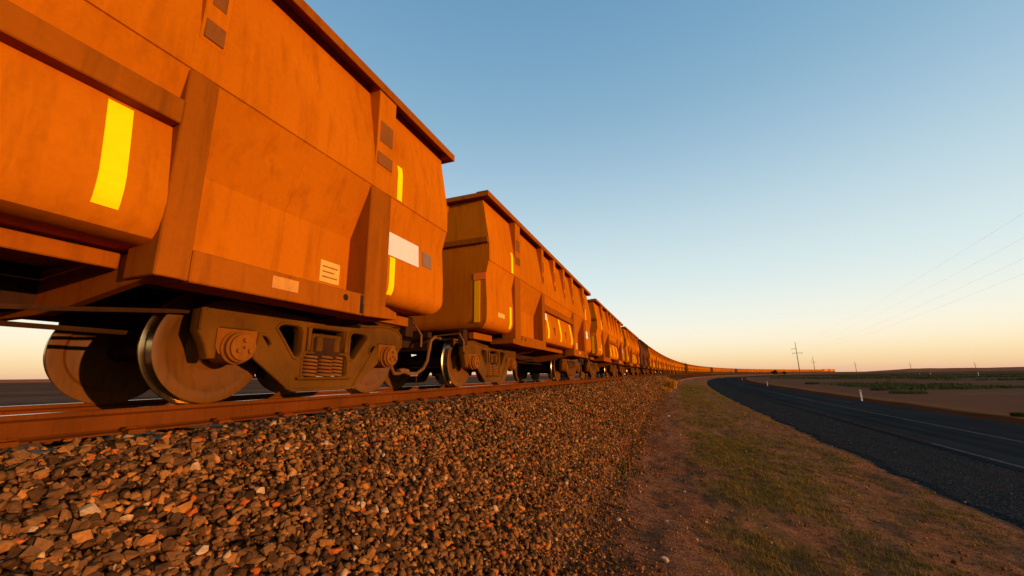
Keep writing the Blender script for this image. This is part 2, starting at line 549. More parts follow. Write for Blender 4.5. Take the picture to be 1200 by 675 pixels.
m, nt, b = mat('asphalt', 0.0)
v = coords(nt); sr = sr_attr(nt)
n1 = noise(nt, v, 0.35, 5, 0.6); n2 = noise(nt, v, 60.0, 3, 0.8)
mp = N(nt, 'Mapping'); mp.inputs['Scale'].default_value = (0.02, 1.1, 1); nt.links.new(sr, mp.inputs['Vector'])
n4 = noise(nt, mp.outputs['Vector'], 1.6, 3, 0.5)
c = ramp(nt, n1, [(0.3, (0.021, 0.0215, 0.022)), (0.7, (0.031, 0.031, 0.031))]).outputs['Color']
c = mix(nt, 1.0, c, ramp(nt, n2, [(0.3, (0.6, 0.6, 0.6)), (0.7, (1.4, 1.38, 1.35))]).outputs['Color'], 'MULTIPLY')
c = mix(nt, 1.0, c, ramp(nt, n4, [(0.35, (0.75, 0.75, 0.75)), (0.65, (1.25, 1.15, 1.05))]).outputs['Color'], 'MULTIPLY')
nt.links.new(c, b.inputs['Base Color']); b.inputs['Roughness'].default_value = 0.75
bump(nt, b, n2, 0.35, 0.01)
M['asphalt'] = m
m, nt, b = mat('shoulder_gravel', 0.0)
v = coords(nt)
vo = N(nt, 'TexVoronoi', feature='F1'); vo.inputs['Scale'].default_value = 32.0; nt.links.new(v, vo.inputs['Vector'])
n1 = noise(nt, v, 0.9, 6, 0.7)
c = ramp(nt, vo.outputs['Color'], [(0.1, (0.014, 0.015, 0.015)), (0.6, (0.028, 0.028, 0.027)), (0.95, (0.060, 0.055, 0.050))]).outputs['Color']
c = mix(nt, ramp(nt, n1, [(0.52, (0, 0, 0)), (0.75, (0.55, 0.55, 0.55))]).outputs['Color'], c, (0.07, 0.035, 0.020))
nt.links.new(c, b.inputs['Base Color']); b.inputs['Roughness'].default_value = 0.95
inv = N(nt, 'Math', operation='SUBTRACT'); inv.inputs[0].default_value = 1.0
nt.links.new(vo.outputs['Distance'], inv.inputs[1])
bump(nt, b, inv.outputs[0], 0.7, 0.03)
M['shoulder'] = m

m, nt, b = mat('road_paint')
v = coords(nt); sr = sr_attr(nt)
sep = N(nt, 'SeparateXYZ'); nt.links.new(sr, sep.inputs[0])
n1 = noise(nt, v, 14.0, 5, 0.75)
w = ramp(nt, n1, [(0.38, (0.035, 0.030, 0.027)), (0.60, (0.135, 0.110, 0.090))]).outputs['Color']
nt.links.new(w, b.inputs['Base Color']); b.inputs['Roughness'].default_value = 0.8
M['white_line'] = m
m, nt, b = mat('road_paint_dirty')
v = coords(nt)
w = ramp(nt, noise(nt, v, 6.0, 5, 0.75), [(0.40, (0.030, 0.022, 0.018)), (0.66, (0.080, 0.042, 0.026))]).outputs['Color']
nt.links.new(w, b.inputs['Base Color']); b.inputs['Roughness'].default_value = 0.9
M['dirty_line'] = m

tag(road_strip('gravel_shoulder', [-5.95, -5.6, -4.4, -3.2, -2.6], [-1.985, -1.925, -1.965, -1.995, -2.000], M['shoulder'], jag={0: 0.9, 1: 0.8}), kind='structure')
road = tag(road_strip('road', [-3.05, -1.5, 0, 1.5, 3.1, 3.3], [-1.988, -1.972, -1.955, -1.972, -1.995, -2.08], M['asphalt'], jag={5: 0.25}), kind='structure')
n_dirty = next(i for i, p in enumerate(path) if p[3] > 16.6)
ln = road_strip('edge_line', [-2.80, -2.68], [-1.9815, -1.9803], M['white_line'], 0, n_dirty + 1); ln.parent = road
ln = road_strip('edge_line', [-2.86, -2.62], [-1.9811, -1.9787], M['dirty_line'], n_dirty, 152, jag={0: .2, 1: .2}); ln.parent = road
ln = road_strip('centre_line', [-0.30, -0.18], [-1.9536, -1.9524], M['white_line'], 0, 162); ln.parent = road

# ------------------------------------------------------------------ far ridge
m, nt, b = mat('ridge_earth')
v = coords(nt)
c = ramp(nt, noise(nt, v, 0.02, 6, 0.65), [(0.3, (0.25, 0.075, 0.032)), (0.7, (0.36, 0.12, 0.05))]).outputs['Color']
nt.links.new(c, b.inputs['Base Color']); b.inputs['Roughness'].default_value = 1.0
M['ridge'] = m
def ridge(name, az0, az1, dist, hfun, seed):
    vs, fs = [], []
    n = 90
    rr = random.Random(seed)
    for i in range(n + 1):
        t = i / n
        a = R_(az0 + (az1 - az0) * t)
        hh = hfun(t) * (0.85 + 0.3 * float(fbm(np.array([t * 22.0]), np.array([seed + .3]), 4)[0]))
        for dd, zz in ((0, -2.6), (40, -2.2 + hh * 0.55), (95, -2.2 + hh), (260, -2.2 + hh * 0.9), (420, -2.6)):
            vs.append((math.sin(a) * (dist + dd), math.cos(a) * (dist + dd), zz))
    for i in range(n):
        for j in range(4):
            q = i * 5 + j
            fs.append((q, q + 1, q + 6, q + 5)[::-1])
    me = bpy.data.meshes.new(name)
    me.from_pydata(vs, [], fs)
    me.materials.append(M['ridge'])
    me.polygons.foreach_set('use_smooth', [True] * len(fs))
    me.update()
    return tag(link(name, me), kind='structure')
ridge('hills', 40.5, 72, 1700, lambda t: 2.2 + 8.3 * min(1, t * 9) * (0.85 + 0.15 * t), 3)
ridge('hills', -70, 14, 1900, lambda t: 9.5, 9)

# ------------------------------------------------------------------ railway track
def sweep(name, poly, S, mats, mi=None, dr=0.0):
    n = len(poly)
    vs, fs, ms = [], [], []
    for s in S:
        for (r, z) in poly:
            p = tpt(s, r + dr, z)
            vs.append((p.x, p.y, p.z))
    for k in range(len(S) - 1):
        for i in range(n):
            j = (i + 1) % n
            fs.append((k * n + i, k * n + j, (k + 1) * n + j, (k + 1) * n + i))
            ms.append(mi[i] if mi else 0)
    me = bpy.data.meshes.new(name)
    me.from_pydata(vs, [], fs)
    for q in mats: me.materials.append(q)
    me.polygons.foreach_set('material_index', ms)
    bm = bmesh.new(); bm.from_mesh(me); bmesh.ops.recalc_face_normals(bm, faces=bm.faces); bm.to_mesh(me); bm.free()
    me.update()
    return me
half = [(0.0, -0.010), (0.0, -0.034), (-0.026, -0.052), (-0.028, -0.150), (-0.004, -0.164), (0.040, -0.174), (0.040, -0.186)]
rail_poly = [(-0.006, -0.002), (0.0, -0.010)] + half[1:]
mir = [(-0.073 - r, z) for r, z in reversed(rail_poly)]
rail_full = rail_poly + mir
mi = [0] * len(rail_full)
mi[-1] = 1                                  # the closing face is the polished running surface
S_rail = np.concatenate([np.arange(-9, 40, 1.0), np.arange(40, 300, 5.0), np.arange(300, 930, 15)])
track = empty('railway_track', tpt(0, CEN, -0.19))
tag(track, 'rusty steel railway track on ballast under the ore train', 'railway track')
for dr in (0.0, -1.508):
    o = link('rail', sweep('rail', rail_full, S_rail, [M['rust'], M['rail_steel']], mi, dr), track)
    o.matrix_parent_inverse = Matrix.Translation(-track.location)
sl = MB().prism([(-1.30, -0.20), (-1.30, 0.0), (-0.98, 0.012), (-0.55, 0.012), (-0.4, -0.02), (0.4, -0.02), (0.55, 0.012), (0.98, 0.012), (1.30, 0.0), (1.30, -0.20)], -0.125, 0.125, 'x').mesh('sleeper', M['concrete'], 0.012)
cl = MB()
cl.tube([(-0.06, 0.02, 0.018), (-0.05, 0.05, 0.036), (0.0, 0.066, 0.034), (0.05, 0.05, 0.036), (0.06, 0.0, 0.030), (0.02, -0.03, 0.026), (-0.02, -0.03, 0.026)], 0.011, 6)
cl.box(-0.055, 0.055, 0.02, 0.085, -0.01, 0.022)
cl = cl.mesh('rail_clip', M['rust'])
for k in range(46):
    s = -2.0 + 0.67 * k
    h_ = heading(s)
    o = link('sleeper', sl, track)
    o.matrix_parent_inverse = Matrix.Translation(-track.location)
    p = tpt(s, CEN, -0.200)
    o.location = p; o.rotation_euler = (0, 0, math.pi / 2 - h_)
    if k < 30:
        for rr_, fl in ((0.040, 1), (-0.113, -1)):
            q = link('rail_clip', cl, o)
            q.location = (0, -(rr_ - CEN), 0.022); q.rotation_euler = (0, 0, 0 if fl > 0 else math.pi)

# ------------------------------------------------------------------ ore wagon
CR = 2.41
def hull(mb, prof_, x0, xe, sgn=1, mi=0, end=True, side=(1, -1)):
    """prof_: (y, z) from top to bottom; from x0 to xe(z); closed across at the bottom and, if end, at the end"""
    n = len(prof_)
    for sd in side:
        vs = [(sgn * x0, sd * y, z) for y, z in prof_] + [(sgn * xe(z), sd * y, z) for y, z in prof_]
        mb.add(vs, [(i, i + 1, n + i + 1, n + i) for i in range(n - 1)], mi)
    if end:
        vs = [(sgn * xe(z), y, z) for y, z in prof_] + [(sgn * xe(z), -y, z) for y, z in prof_]
        mb.add(vs, [(i, i + 1, n + i + 1, n + i) for i in range(n - 1)], mi)
    y, z = prof_[-1]
    mb.add([(sgn * x0, y, z), (sgn * xe(z), y, z), (sgn * xe(z), -y, z), (sgn * x0, -y, z)], [(0, 1, 2, 3)], mi)
    return mb

def arc(y0, z0, rad, n=6):
    """rounded bottom edge: from vertical at (y0, z0) to horizontal"""
    return [(y0 - rad * (1 - math.cos(a)), z0 - rad * math.sin(a)) for a in [math.pi / 2 * i / n for i in range(1, n + 1)]]

UP = [(1.560, 3.798), (1.722, 2.80), (1.726, CR + .006), (1.714, CR)]
END_P = UP + [(1.642, 2.12), (1.672, 1.62), (1.672, 1.32)] + arc(1.672, 1.32, 0.21)
CEN_P = UP + [(1.650, 2.14), (1.640, 1.96), (1.690, 1.66), (1.722, 1.44), (1.724, 1.36), (1.714, 1.265), (1.690, 1.18), (1.645, 1.122), (1.570, 1.096), (1.470, 1.09)]
POC_P = UP + [(1.460, 1.77), (1.455, 1.06)]

def end_x(z):
    if z > 1.30: return 5.47
    t = min(1, (1.30 - z) / 0.20)
    return 5.47 - 0.16 * (1 - math.sqrt(max(0, 1 - t * t)))

def rounded(me):
    return smooth_by_angle(me, 0.42)

wagon_parts = []
def wpart(mb, name, mats, parent, bevel=0.0, rnd=False):
    me = mb.mesh(name, mats, bevel)
    if rnd: rounded(me)
    o = link(name, me, parent)
    return o

def make_bogie(parent, xc, share):
    """bolster is the part; frames, wheels, springs are its sub-parts"""
    if share is None:
        share = {}
        # bolster
        mb = MB()
        mb.prism([(-1.12, 0.42), (-1.12, 0.66), (-0.7, 0.74), (0.7, 0.74), (1.12, 0.66), (1.12, 0.42), (0.6, 0.34), (-0.6, 0.34)], -0.20, 0.20, 'x')
        mb.lathe([(0.0, 0)], 0, 0, 3)
        share['bolster'] = mb.mesh('bogie', M['under'], 0.015)
        # side frame: filled 2-D curve with holes
        outer = [(-1.40, 0.62), (-1.40, 0.80), (-1.30, 0.875), (-1.10, 0.905), (-0.92, 0.895), (-0.70, 0.868), (-0.34, 0.848), (0.34, 0.848), (0.70, 0.868), (0.92, 0.895), (1.10, 0.905), (1.30, 0.875), (1.40, 0.80), (1.40, 0.62),
                 (1.33, 0.50), (1.29, 0.385), (1.23, 0.385), (1.22, 0.66), (0.90, 0.66), (0.90, 0.41), (0.80, 0.41), (0.77, 0.40), (0.50, 0.115), (0.42, 0.085), (-0.42, 0.085), (-0.50, 0.115),
                 (-0.77, 0.40), (-0.80, 0.40), (-0.90, 0.41), (-0.90, 0.66), (-1.22, 0.66), (-1.23, 0.385), (-1.29, 0.385), (-1.33, 0.50)]
        h1 = [(-0.655, 0.70), (-0.63, 0.735), (-0.58, 0.755), (-0.44, 0.755), (-0.385, 0.74), (-0.36, 0.70), (-0.355, 0.50), (-0.37, 0.455), (-0.405, 0.43), (-0.45, 0.445)]
        h3 = [(-0.72, 0.545), (-0.735, 0.58), (-0.78, 0.62), (-0.835, 0.62), (-0.845, 0.58), (-0.845, 0.50), (-0.83, 0.47), (-0.79, 0.465)]
        h4 = [(-a, b_) for a, b_ in reversed(h3)]
        h2 = [(-a, b_) for a, b_ in reversed(h1)]
        win = [(-0.235, 0.755), (0.235, 0.755), (0.26, 0.50), (0.32, 0.44), (0.32, 0.25), (0.27, 0.215), (-0.27, 0.215), (-0.32, 0.25), (-0.32, 0.44), (-0.26, 0.50)]
        cu = bpy.data.curves.new('side_frame', 'CURVE')
        cu.dimensions = '2D'; cu.fill_mode = 'BOTH'; cu.extrude = 0.040; cu.bevel_depth = 0.028; cu.bevel_resolution = 3; cu.offset = -0.024
        for poly in (outer, h1, h2, h3, h4, win):
            sp = cu.splines.new('POLY'); sp.points.add(len(poly) - 1); sp.use_cyclic_u = True
            for q, (a, b_) in zip(sp.points, poly): q.co = (a, b_, 0, 1)
        co = bpy.data.objects.new('tmp', cu); C.objects.link(co)
        dg = bpy.context.evaluated_depsgraph_get()
        me = bpy.data.meshes.new_from_object(co.evaluated_get(dg))
        bpy.data.objects.remove(co)
        # raised flange along the outline and round the openings
        cu2 = bpy.data.curves.new('flange', 'CURVE'); cu2.dimensions = '3D'; cu2.bevel_depth = 0.019; cu2.bevel_resolution = 1
        for poly, ins in ((outer[:14], -0.012), (h1, .02), (h2, .02), (h3, .012), (h4, .012), (win, .018), (outer[20:27], -0.014)):
            sp = cu2.splines.new('POLY'); sp.points.add(len(poly) - 1); sp.use_cyclic_u = poly[0] not in (outer[0], outer[20])
            mx = sum(a for a, b_ in poly) / len(poly); mz = sum(b_ for a, b_ in poly) / len(poly)
            for q, (a, b_) in zip(sp.points, poly):
                L_ = math.hypot(a - mx, b_ - mz) or 1
                q.co = (a + (a - mx) / L_ * ins, b_ + (b_ - mz) / L_ * ins, 0.066, 1)
        co2 = bpy.data.objects.new('tmp2', cu2); C.objects.link(co2)
        dg = bpy.context.evaluated_depsgraph_get()
        me2 = bpy.data.meshes.new_from_object(co2.evaluated_get(dg))
        bpy.data.objects.remove(co2)
        bmj = bmesh.new(); bmj.from_mesh(me); bmj.from_mesh(me2); bmj.to_mesh(me); bmj.free()
        me.name = 'side_frame'
        me.transform(Matrix.Rotation(math.pi / 2, 4, 'X'))
        me.materials.clear(); me.materials.append(M['bogie'])
        smooth_by_angle(me, 0.7)
        share['frame'] = me
        # pedestal ribs and spring seat lip
        mb = MB()
        mb.box(-0.40, 0.40, -0.11, 0.115, 0.195, 0.222)
        mb.box(-0.30, -0.255, -0.05, 0.10, 0.50, 0.76); mb.box(0.255, 0.30, -0.05, 0.10, 0.50, 0.76)
        for sg in (-1, 1):
            mb.prism([(sg * 0.90, 0.40), (sg * 0.86, 0.66), (sg * 0.45, 0.125), (sg * 0.52, 0.125)], 0.05, 0.085, 'r')
        share['lip'] = mb.mesh('spring_seat', M['bogie'], 0.008)
        # springs
        mb = MB()
        for cx, cy in ((-0.19, 0.03), (0.0, 0.055), (0.19, 0.03), (-0.10, -0.09), (0.10, -0.09)):
            pts = []
            for i in range(73):
                a = 2 * math.pi * i / 12
                pts.append((cx + 0.082 * math.cos(a), cy + 0.082 * math.sin(a), 0.232 + 0.235 * i / 72))
            mb.tube(pts, 0.0165, 5)
        me = mb.mesh('spring', M['spring']); me.polygons.foreach_set('use_smooth', [True] * len(me.polygons))
        share['spring'] = me
        # bolster end seen in the window
        mb = MB()
        mb.box(-0.215, 0.215, -0.12, 0.045, 0.475, 0.70)
        mb.box(-0.29, 0.29, -0.12, 0.06, 0.468, 0.498)
        mb.box(-0.17, -0.085, 0.045, 0.075, 0.50, 0.67); mb.box(0.085, 0.17, 0.045, 0.075, 0.50, 0.67)
        share['bend'] = mb.mesh('bolster_end', M['bogie'], 0.012)
        mb = MB().box(-0.07, 0.07, 0.046, 0.05, 0.53, 0.645)
        share['hole'] = mb.mesh('lightening_hole', M['black'])  # dark plate on the bolster end, painted shade of an opening
        # bearing: adapter block, cup, end cap with bolts
        mb = MB()
        mb.prism([(-0.185, 0.0), (-0.185, 0.165), (0.185, 0.165), (0.185, 0.0), (0.15, -0.06), (-0.15, -0.06)], -0.10, 0.085, 'r')
        mb.lathe([(0.0, -0.1), (0.15, -0.1), (0.15, 0.10), (0.135, 0.115), (0.135, 0.15), (0.118, 0.165), (0.118, 0.185), (0.095, 0.192), (0.0, 0.192)], 0, 0, 28)
        for i in range(3):
            a = R_(90 + 120 * i)
            mb.lathe([(0.0, 0.19), (0.022, 0.19), (0.022, 0.212), (0.0, 0.212)], 0.062 * math.cos(a), 0.062 * math.sin(a), 6)
        mb.lathe([(0.0, 0.19), (0.017, 0.19), (0.012, 0.215), (0.0, 0.217)], 0, 0, 8)
        me = mb.mesh('bearing', M['bearing']); smooth_by_angle(me, 0.6)
        share['bearing'] = me
        # wheel: tread and flange bright, faces rusty; r=0 at the outer rim face
        pr = [(0.05, -0.02), (0.125, -0.015), (0.150, -0.022), (0.160, -0.050), (0.205, -0.072), (0.300, -0.055), (0.352, -0.032), (0.385, -0.006), (0.400, 0.0), (0.470, 0.0), (0.480, -0.006), (0.4815, -0.02), (0.4845, -0.095), (0.492, -0.105), (0.510, -0.116), (0.513, -0.127), (0.508, -0.137), (0.49, -0.140), (0.40, -0.140), (0.37, -0.115), (0.22, -0.125), (0.16, -0.15), (0.05, -0.16)]
        mis = [0 if not (10 <= i <= 14) else 1 for i in range(len(pr) - 1)]
        pr = [(a * 0.5 / 0.4815 if a > 0.3 else a, b_) for a, b_ in pr]
        mb = MB(); mb.lathe(pr, 0, 0, 64, mis=mis)
        me = mb.mesh('wheel', [M['wheel'], M['steel']]); smooth_by_angle(me, 0.55)
        share['wheel'] = me
        mb = MB(); mb.lathe([(0.0, -1.1), (0.075, -1.1), (0.095, -0.7), (0.085, -0.3), (0.085, 0.3), (0.095, 0.7), (0.075, 1.1), (0.0, 1.1)], 0, 0, 16)
        me = mb.mesh('axle', M['under']); smooth_by_angle(me, 0.6)
        share['axle'] = me
        # brake beam with shoes
        mb = MB()
        mb.tube([(0, -0.78, 0.36), (0, 0.78, 0.36)], 0.045, 8)
        mb.tube([(0, -0.78, 0.36), (0.16, 0, 0.30), (0, 0.78, 0.36)], 0.028, 6)
        for sd in (-1, 1):
            mb.prism([(-0.10, 0.22), (-0.06, 0.22), (0.0, 0.36), (-0.06, 0.56), (-0.10, 0.56), (-0.05, 0.38)], sd * 0.74, sd * 0.82, 'r')
        share['brake'] = mb.mesh('brake_beam', M['under'])
    bo = link('bogie', share['bolster'], parent)
    bo.location = (xc, 0, 0)
    WB, RAD = 1.07, 0.5005
    for sd in (1, -1):
        flip = sd < 0
        def sub(key, name, x, r, z):
            o = link(name, share[key], bo)
            o.location = (x, -r, z)
            if flip: o.rotation_euler = (0, 0, math.pi)
            return o
        sub('frame', 'side_frame', 0, sd * 1.035, 0)
        if sd > 0:
            sub('lip', 'spring_seat', 0, sd * 1.035, 0)
            sub('spring', 'spring', 0, sd * 1.015, 0)
            sub('bend', 'bolster_end', 0, sd * 1.06, 0)
            sub('hole', 'lightening_hole', 0, sd * 1.06, 0)
        for w in (-1, 1):
            sub('wheel', 'wheel', w * WB, sd * 0.83, RAD)
            if sd > 0: sub('bearing', 'bearing', w * WB, sd * 1.03, 0.487)
    for w in (-1, 1):
        o = link('axle', share['axle'], bo); o.location = (w * WB, 0, RAD)
        o = link('brake_beam', share['brake'], bo); o.location = (w * 0.47, 0, 0.0)
        o.rotation_euler = (0, 0, 0 if w < 0 else math.pi)
    return share

def make_wagon():
    w = empty('ore_wagon')
    P, F = M['paint'], M['frame']
    for sg in (1, -1):
        wpart(hull(MB(), END_P, 3.90, end_x, sg), 'end_section', P, w, rnd=True)
        wpart(hull(MB(), POC_P, 1.87, lambda z: 3.90, sg, end=False), 'pocket_panel', P, w)
        # end stiffener across the end wall and corner lugs
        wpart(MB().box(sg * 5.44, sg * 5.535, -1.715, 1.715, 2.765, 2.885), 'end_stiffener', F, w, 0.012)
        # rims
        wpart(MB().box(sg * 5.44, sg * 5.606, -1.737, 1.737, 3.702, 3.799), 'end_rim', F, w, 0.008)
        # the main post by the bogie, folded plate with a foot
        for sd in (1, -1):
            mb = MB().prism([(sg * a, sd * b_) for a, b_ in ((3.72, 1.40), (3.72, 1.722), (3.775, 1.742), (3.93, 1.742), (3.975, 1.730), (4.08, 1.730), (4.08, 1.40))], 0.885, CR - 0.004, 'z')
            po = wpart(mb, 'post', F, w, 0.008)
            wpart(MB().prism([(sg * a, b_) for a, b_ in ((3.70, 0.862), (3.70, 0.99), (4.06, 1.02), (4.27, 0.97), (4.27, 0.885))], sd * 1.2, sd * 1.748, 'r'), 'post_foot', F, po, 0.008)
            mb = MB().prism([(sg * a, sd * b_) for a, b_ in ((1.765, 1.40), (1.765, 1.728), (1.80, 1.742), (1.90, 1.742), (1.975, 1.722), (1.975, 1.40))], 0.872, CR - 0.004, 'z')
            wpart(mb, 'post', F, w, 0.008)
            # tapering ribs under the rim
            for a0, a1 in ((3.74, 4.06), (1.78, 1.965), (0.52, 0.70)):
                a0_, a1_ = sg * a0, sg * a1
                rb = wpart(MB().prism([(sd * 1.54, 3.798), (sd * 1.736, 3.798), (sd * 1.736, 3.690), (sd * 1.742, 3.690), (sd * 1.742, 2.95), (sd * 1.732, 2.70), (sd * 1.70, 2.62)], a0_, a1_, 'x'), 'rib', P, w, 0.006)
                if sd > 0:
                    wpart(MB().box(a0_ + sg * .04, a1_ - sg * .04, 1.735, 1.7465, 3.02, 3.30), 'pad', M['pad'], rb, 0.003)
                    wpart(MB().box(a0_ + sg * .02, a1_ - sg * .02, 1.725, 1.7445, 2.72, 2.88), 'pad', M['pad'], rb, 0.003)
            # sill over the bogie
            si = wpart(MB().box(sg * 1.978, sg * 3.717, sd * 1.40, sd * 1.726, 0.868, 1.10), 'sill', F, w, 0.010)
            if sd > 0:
                wpart(MB().lathe([(0.0, 1.7275), (0.035, 1.7275), (0.035, 1.7285), (0.0, 1.7285)], sg * 3.44, 1.02, 14), 'drain_hole', M['black'], si)  # dark disc on the sill face, shade of the hole as colour
                wpart(MB().box(sg * 3.655, sg * 3.70, 1.727, 1.7285, 0.885, 1.085), 'slot', M['black'], si)  # dark plate on the sill face, shade of the slot as colour
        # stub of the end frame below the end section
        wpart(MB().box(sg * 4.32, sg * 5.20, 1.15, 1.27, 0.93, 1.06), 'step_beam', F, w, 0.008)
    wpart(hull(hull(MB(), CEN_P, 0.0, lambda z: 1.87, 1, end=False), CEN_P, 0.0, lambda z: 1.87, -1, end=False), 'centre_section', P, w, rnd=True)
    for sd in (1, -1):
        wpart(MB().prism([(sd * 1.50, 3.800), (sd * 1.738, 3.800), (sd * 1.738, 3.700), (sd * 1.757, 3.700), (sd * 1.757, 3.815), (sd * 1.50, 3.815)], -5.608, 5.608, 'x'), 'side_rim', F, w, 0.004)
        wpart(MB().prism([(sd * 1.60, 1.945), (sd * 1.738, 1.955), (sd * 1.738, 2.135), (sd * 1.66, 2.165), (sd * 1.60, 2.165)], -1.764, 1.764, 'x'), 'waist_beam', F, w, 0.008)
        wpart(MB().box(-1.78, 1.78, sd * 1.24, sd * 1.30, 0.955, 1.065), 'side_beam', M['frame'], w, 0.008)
    # underframe
    wpart(MB().box(-5.45, 5.45, -0.26, 0.26, 0.76, 1.06), 'centre_sill', M['under'], w, 0.01)
    for sg in (1, -1):
        wpart(MB().prism([(-1.71, 0.885), (-1.71, 1.062), (1.71, 1.062), (1.71, 0.885), (0.45, 0.70), (-0.45, 0.70)], sg * 1.79, sg * 1.86, 'x'), 'cross_bearer', F, w, 0.006)
        wpart(MB().prism([(-1.35, 0.84), (-1.35, 1.04), (1.35, 1.04), (1.35, 0.84), (0.4, 0.76), (-0.4, 0.76)], sg * 3.62, sg * 4.12, 'x'), 'body_bolster', M['under'], w, 0.01)
        # coupler: shank and knuckle head
        mb = MB()
        mb.box(sg * 5.3, sg * 5.98, -0.085, 0.085, 0.76, 0.90)
        mb.prism([(sg * a, b_) for a, b_ in ((5.95, -0.12), (6.02, -0.20), (6.20, -0.21), (6.285, -0.10), (6.24, 0.0), (6.283, 0.07), (6.25, 0.19), (6.08, 0.20), (5.95, 0.11))], 0.68, 0.96, 'z')
        wpart(mb, 'coupler', M['under'], w, 0.015)
        mb = MB().box(sg * 5.36, sg * 5.5, -0.42, 0.42, 0.70, 1.08)
        wpart(mb, 'draft_gear', M['under'], w, 0.012)
        # air hose drooping towards the next wagon
        pts = [(sg * 5.36, 0.62, 0.94), (sg * 5.58, 0.62, 0.96), (sg * 5.70, 0.61, 0.88), (sg * 5.74, 0.60, 0.70), (sg * 5.76, 0.58, 0.50), (sg * 5.82, 0.54, 0.36), (sg * 5.96, 0.49, 0.27), (sg * 6.16, 0.45, 0.27), (sg * 6.284, 0.44, 0.315)]
        hz = wpart(MB().tube(pts, 0.030, 8), 'air_hose', M['hose'], w)
        wpart(MB().tube([(sg * 6.16, 0.44, 0.30), (sg * 6.286, 0.44, 0.318)], 0.048, 8), 'hose_coupling', M['hose'], hz)
        wpart(MB().tube([(sg * 4.25, 0.95, 0.90), (sg * 5.1, 0.95, 0.92), (sg * 5.36, 0.62, 0.94)], 0.022, 6), 'brake_pipe', M['hose'], w)
        # uncoupling lever and bracket on the end
        wpart(MB().tube([(sg * 5.50, 0.30, 0.86), (sg * 5.56, 0.62, 0.98), (sg * 5.56, 1.15, 1.00), (sg * 5.58, 1.25, 0.84), (sg * 5.58, 1.25, 0.66)], 0.016, 6), 'uncoupling_lever', M['hose'], w)
        wpart(MB().box(sg * 5.28, sg * 5.46, 1.06, 1.18, 0.80, 1.10), 'bracket', M['under'], w, 0.008)
    wpart(MB().tube([(-2.6, 0.72, 0.74), (-1.0, 0.62, 0.70), (1.0, 0.62, 0.66), (1.75, 0.70, 0.72), (2.6, 0.95, 0.80)], 0.020, 6), 'brake_pipe', M['under'], w)
    wpart(MB().tube([(-2.7, 0.32, 0.62), (2.7, 0.32, 0.62)], 0.022, 6), 'brake_rod', M['under'], w)
    mb = MB(); mb.tube([(-0.75, -0.75, 0.86), (-0.72, -0.75, 0.86), (0.55, -0.75, 0.86), (0.58, -0.75, 0.86)], [0.10, 0.19, 0.19, 0.10], 16)
    wpart(mb, 'air_reservoir', M['under'], w)
    # load
    mb = MB(); mb.prism([(-1.6, 3.40), (-1.5, 3.52), (-0.5, 3.70), (0.5, 3.70), (1.5, 3.52), (1.6, 3.40)], -5.45, 5.45, 'x')
    wpart(mb, 'ore_load', M['ore'], w)
    # reflective strips and signs on the road side and on the near end
    def bent(x0, x1, prof_, z0, z1, off=0.004):
        zs = [z1] + [z for y, z in prof_ if z0 < z < z1] + [z0]
        ys = [float(np.interp(-z, [-q[1] for q in prof_], [q[0] for q in prof_])) for z in zs]
        pl = [(y + off, z) for y, z in zip(ys, zs)] + [(y - 0.002, z) for y, z in reversed(list(zip(ys, zs)))]
        return MB().prism(pl, x0, x1, 'x')
    for xs, pf, z0, z1 in ((2.86, POC_P, 1.12, 3.68), (-2.86, POC_P, 1.12, 3.68), (4.86, END_P, 2.44, 3.68), (-4.86, END_P, 2.44, 3.68), (0.05, CEN_P, 2.20, 3.68), (-0.9, CEN_P, 1.2, 1.93), (0.9, CEN_P, 1.2, 1.93)):
        wpart(bent(xs - 0.006, xs + 0.006, pf, z0, z1, 0.003), 'weld_seam', M['paint'], w)
    for sg in (1, -1):
        a, b_ = sorted((sg * 4.185, sg * 4.285))
        wpart(bent(a, b_, END_P, 2.43, 2.905), 'reflective_strip', M['strip'], w)
        wpart(bent(a, b_, END_P, 1.20, 1.67), 'reflective_strip', M['strip'], w)
    for xc in (-1.40, 0.0, 1.475):
        wpart(bent(xc - 0.065, xc + 0.065, CEN_P, 1.225, 1.925), 'reflective_strip', M['strip'], w)
    wpart(MB().box(-1.66, -1.52, 1.640, 1.700, 1.72, 1.90), 'number_plate', M['white_sign'], w)
    wpart(MB().prism([(1.64, 1.685), (1.678, 1.685), (1.662, 1.99), (1.64, 1.99)], 4.09, 4.80, 'x'), 'white_sign', M['white_sign'], w)
    wpart(MB().prism([(1.64, 1.735), (1.672, 1.735), (1.660, 1.945), (1.64, 1.945)], 4.90, 5.14, 'x'), 'notice', M['grey_sign'], w)
    st = wpart(MB().box(3.33, 3.60, 1.452, 1.463, 1.20, 1.43), 'label_plate', M['pale_sign'], w)
    for i in range(3):
        wpart(MB().box(3.36, 3.57 - 0.05 * (i % 2), 1.462, 1.4645, 1.25 + i * 0.055, 1.265 + i * 0.055), 'print_line', M['print'], st)
    wpart(MB().box(2.60, 2.86, 1.724, 1.7285, 0.955, 1.06), 'label_plate', M['sill_sign'], w)
    wpart(MB().box(-3.36, -3.20, 1.452, 1.463, 1.40, 1.57), 'label_plate', M['pale_sign'], w)
    wpart(MB().box(-4.93, -4.58, 1.65, 1.676, 1.37, 1.46), 'label_plate', M['pale_sign'], w)
    wpart(MB().box(-5.478, -5.468, 1.41, 1.53, 1.21, 2.02), 'reflective_strip', M['strip_amber'], w)
    wpart(MB().box(-5.480, -5.468, 1.39, 1.66, 2.035, 2.17), 'warning_plate', M['orange_sign'], w)
    for xb in (-0.75, 0.62):
        wpart(MB().box(xb - .05, xb + .05, 1.66, 1.730, 1.36, 1.58), 'pad', M['pad'], w, 0.003)
    sh = make_bogie(w, -3.87, None)
    make_bogie(w, 3.87, sh)
    return w

PITCHW, C0 = 12.5766, -0.2393
wag0 = make_wagon()

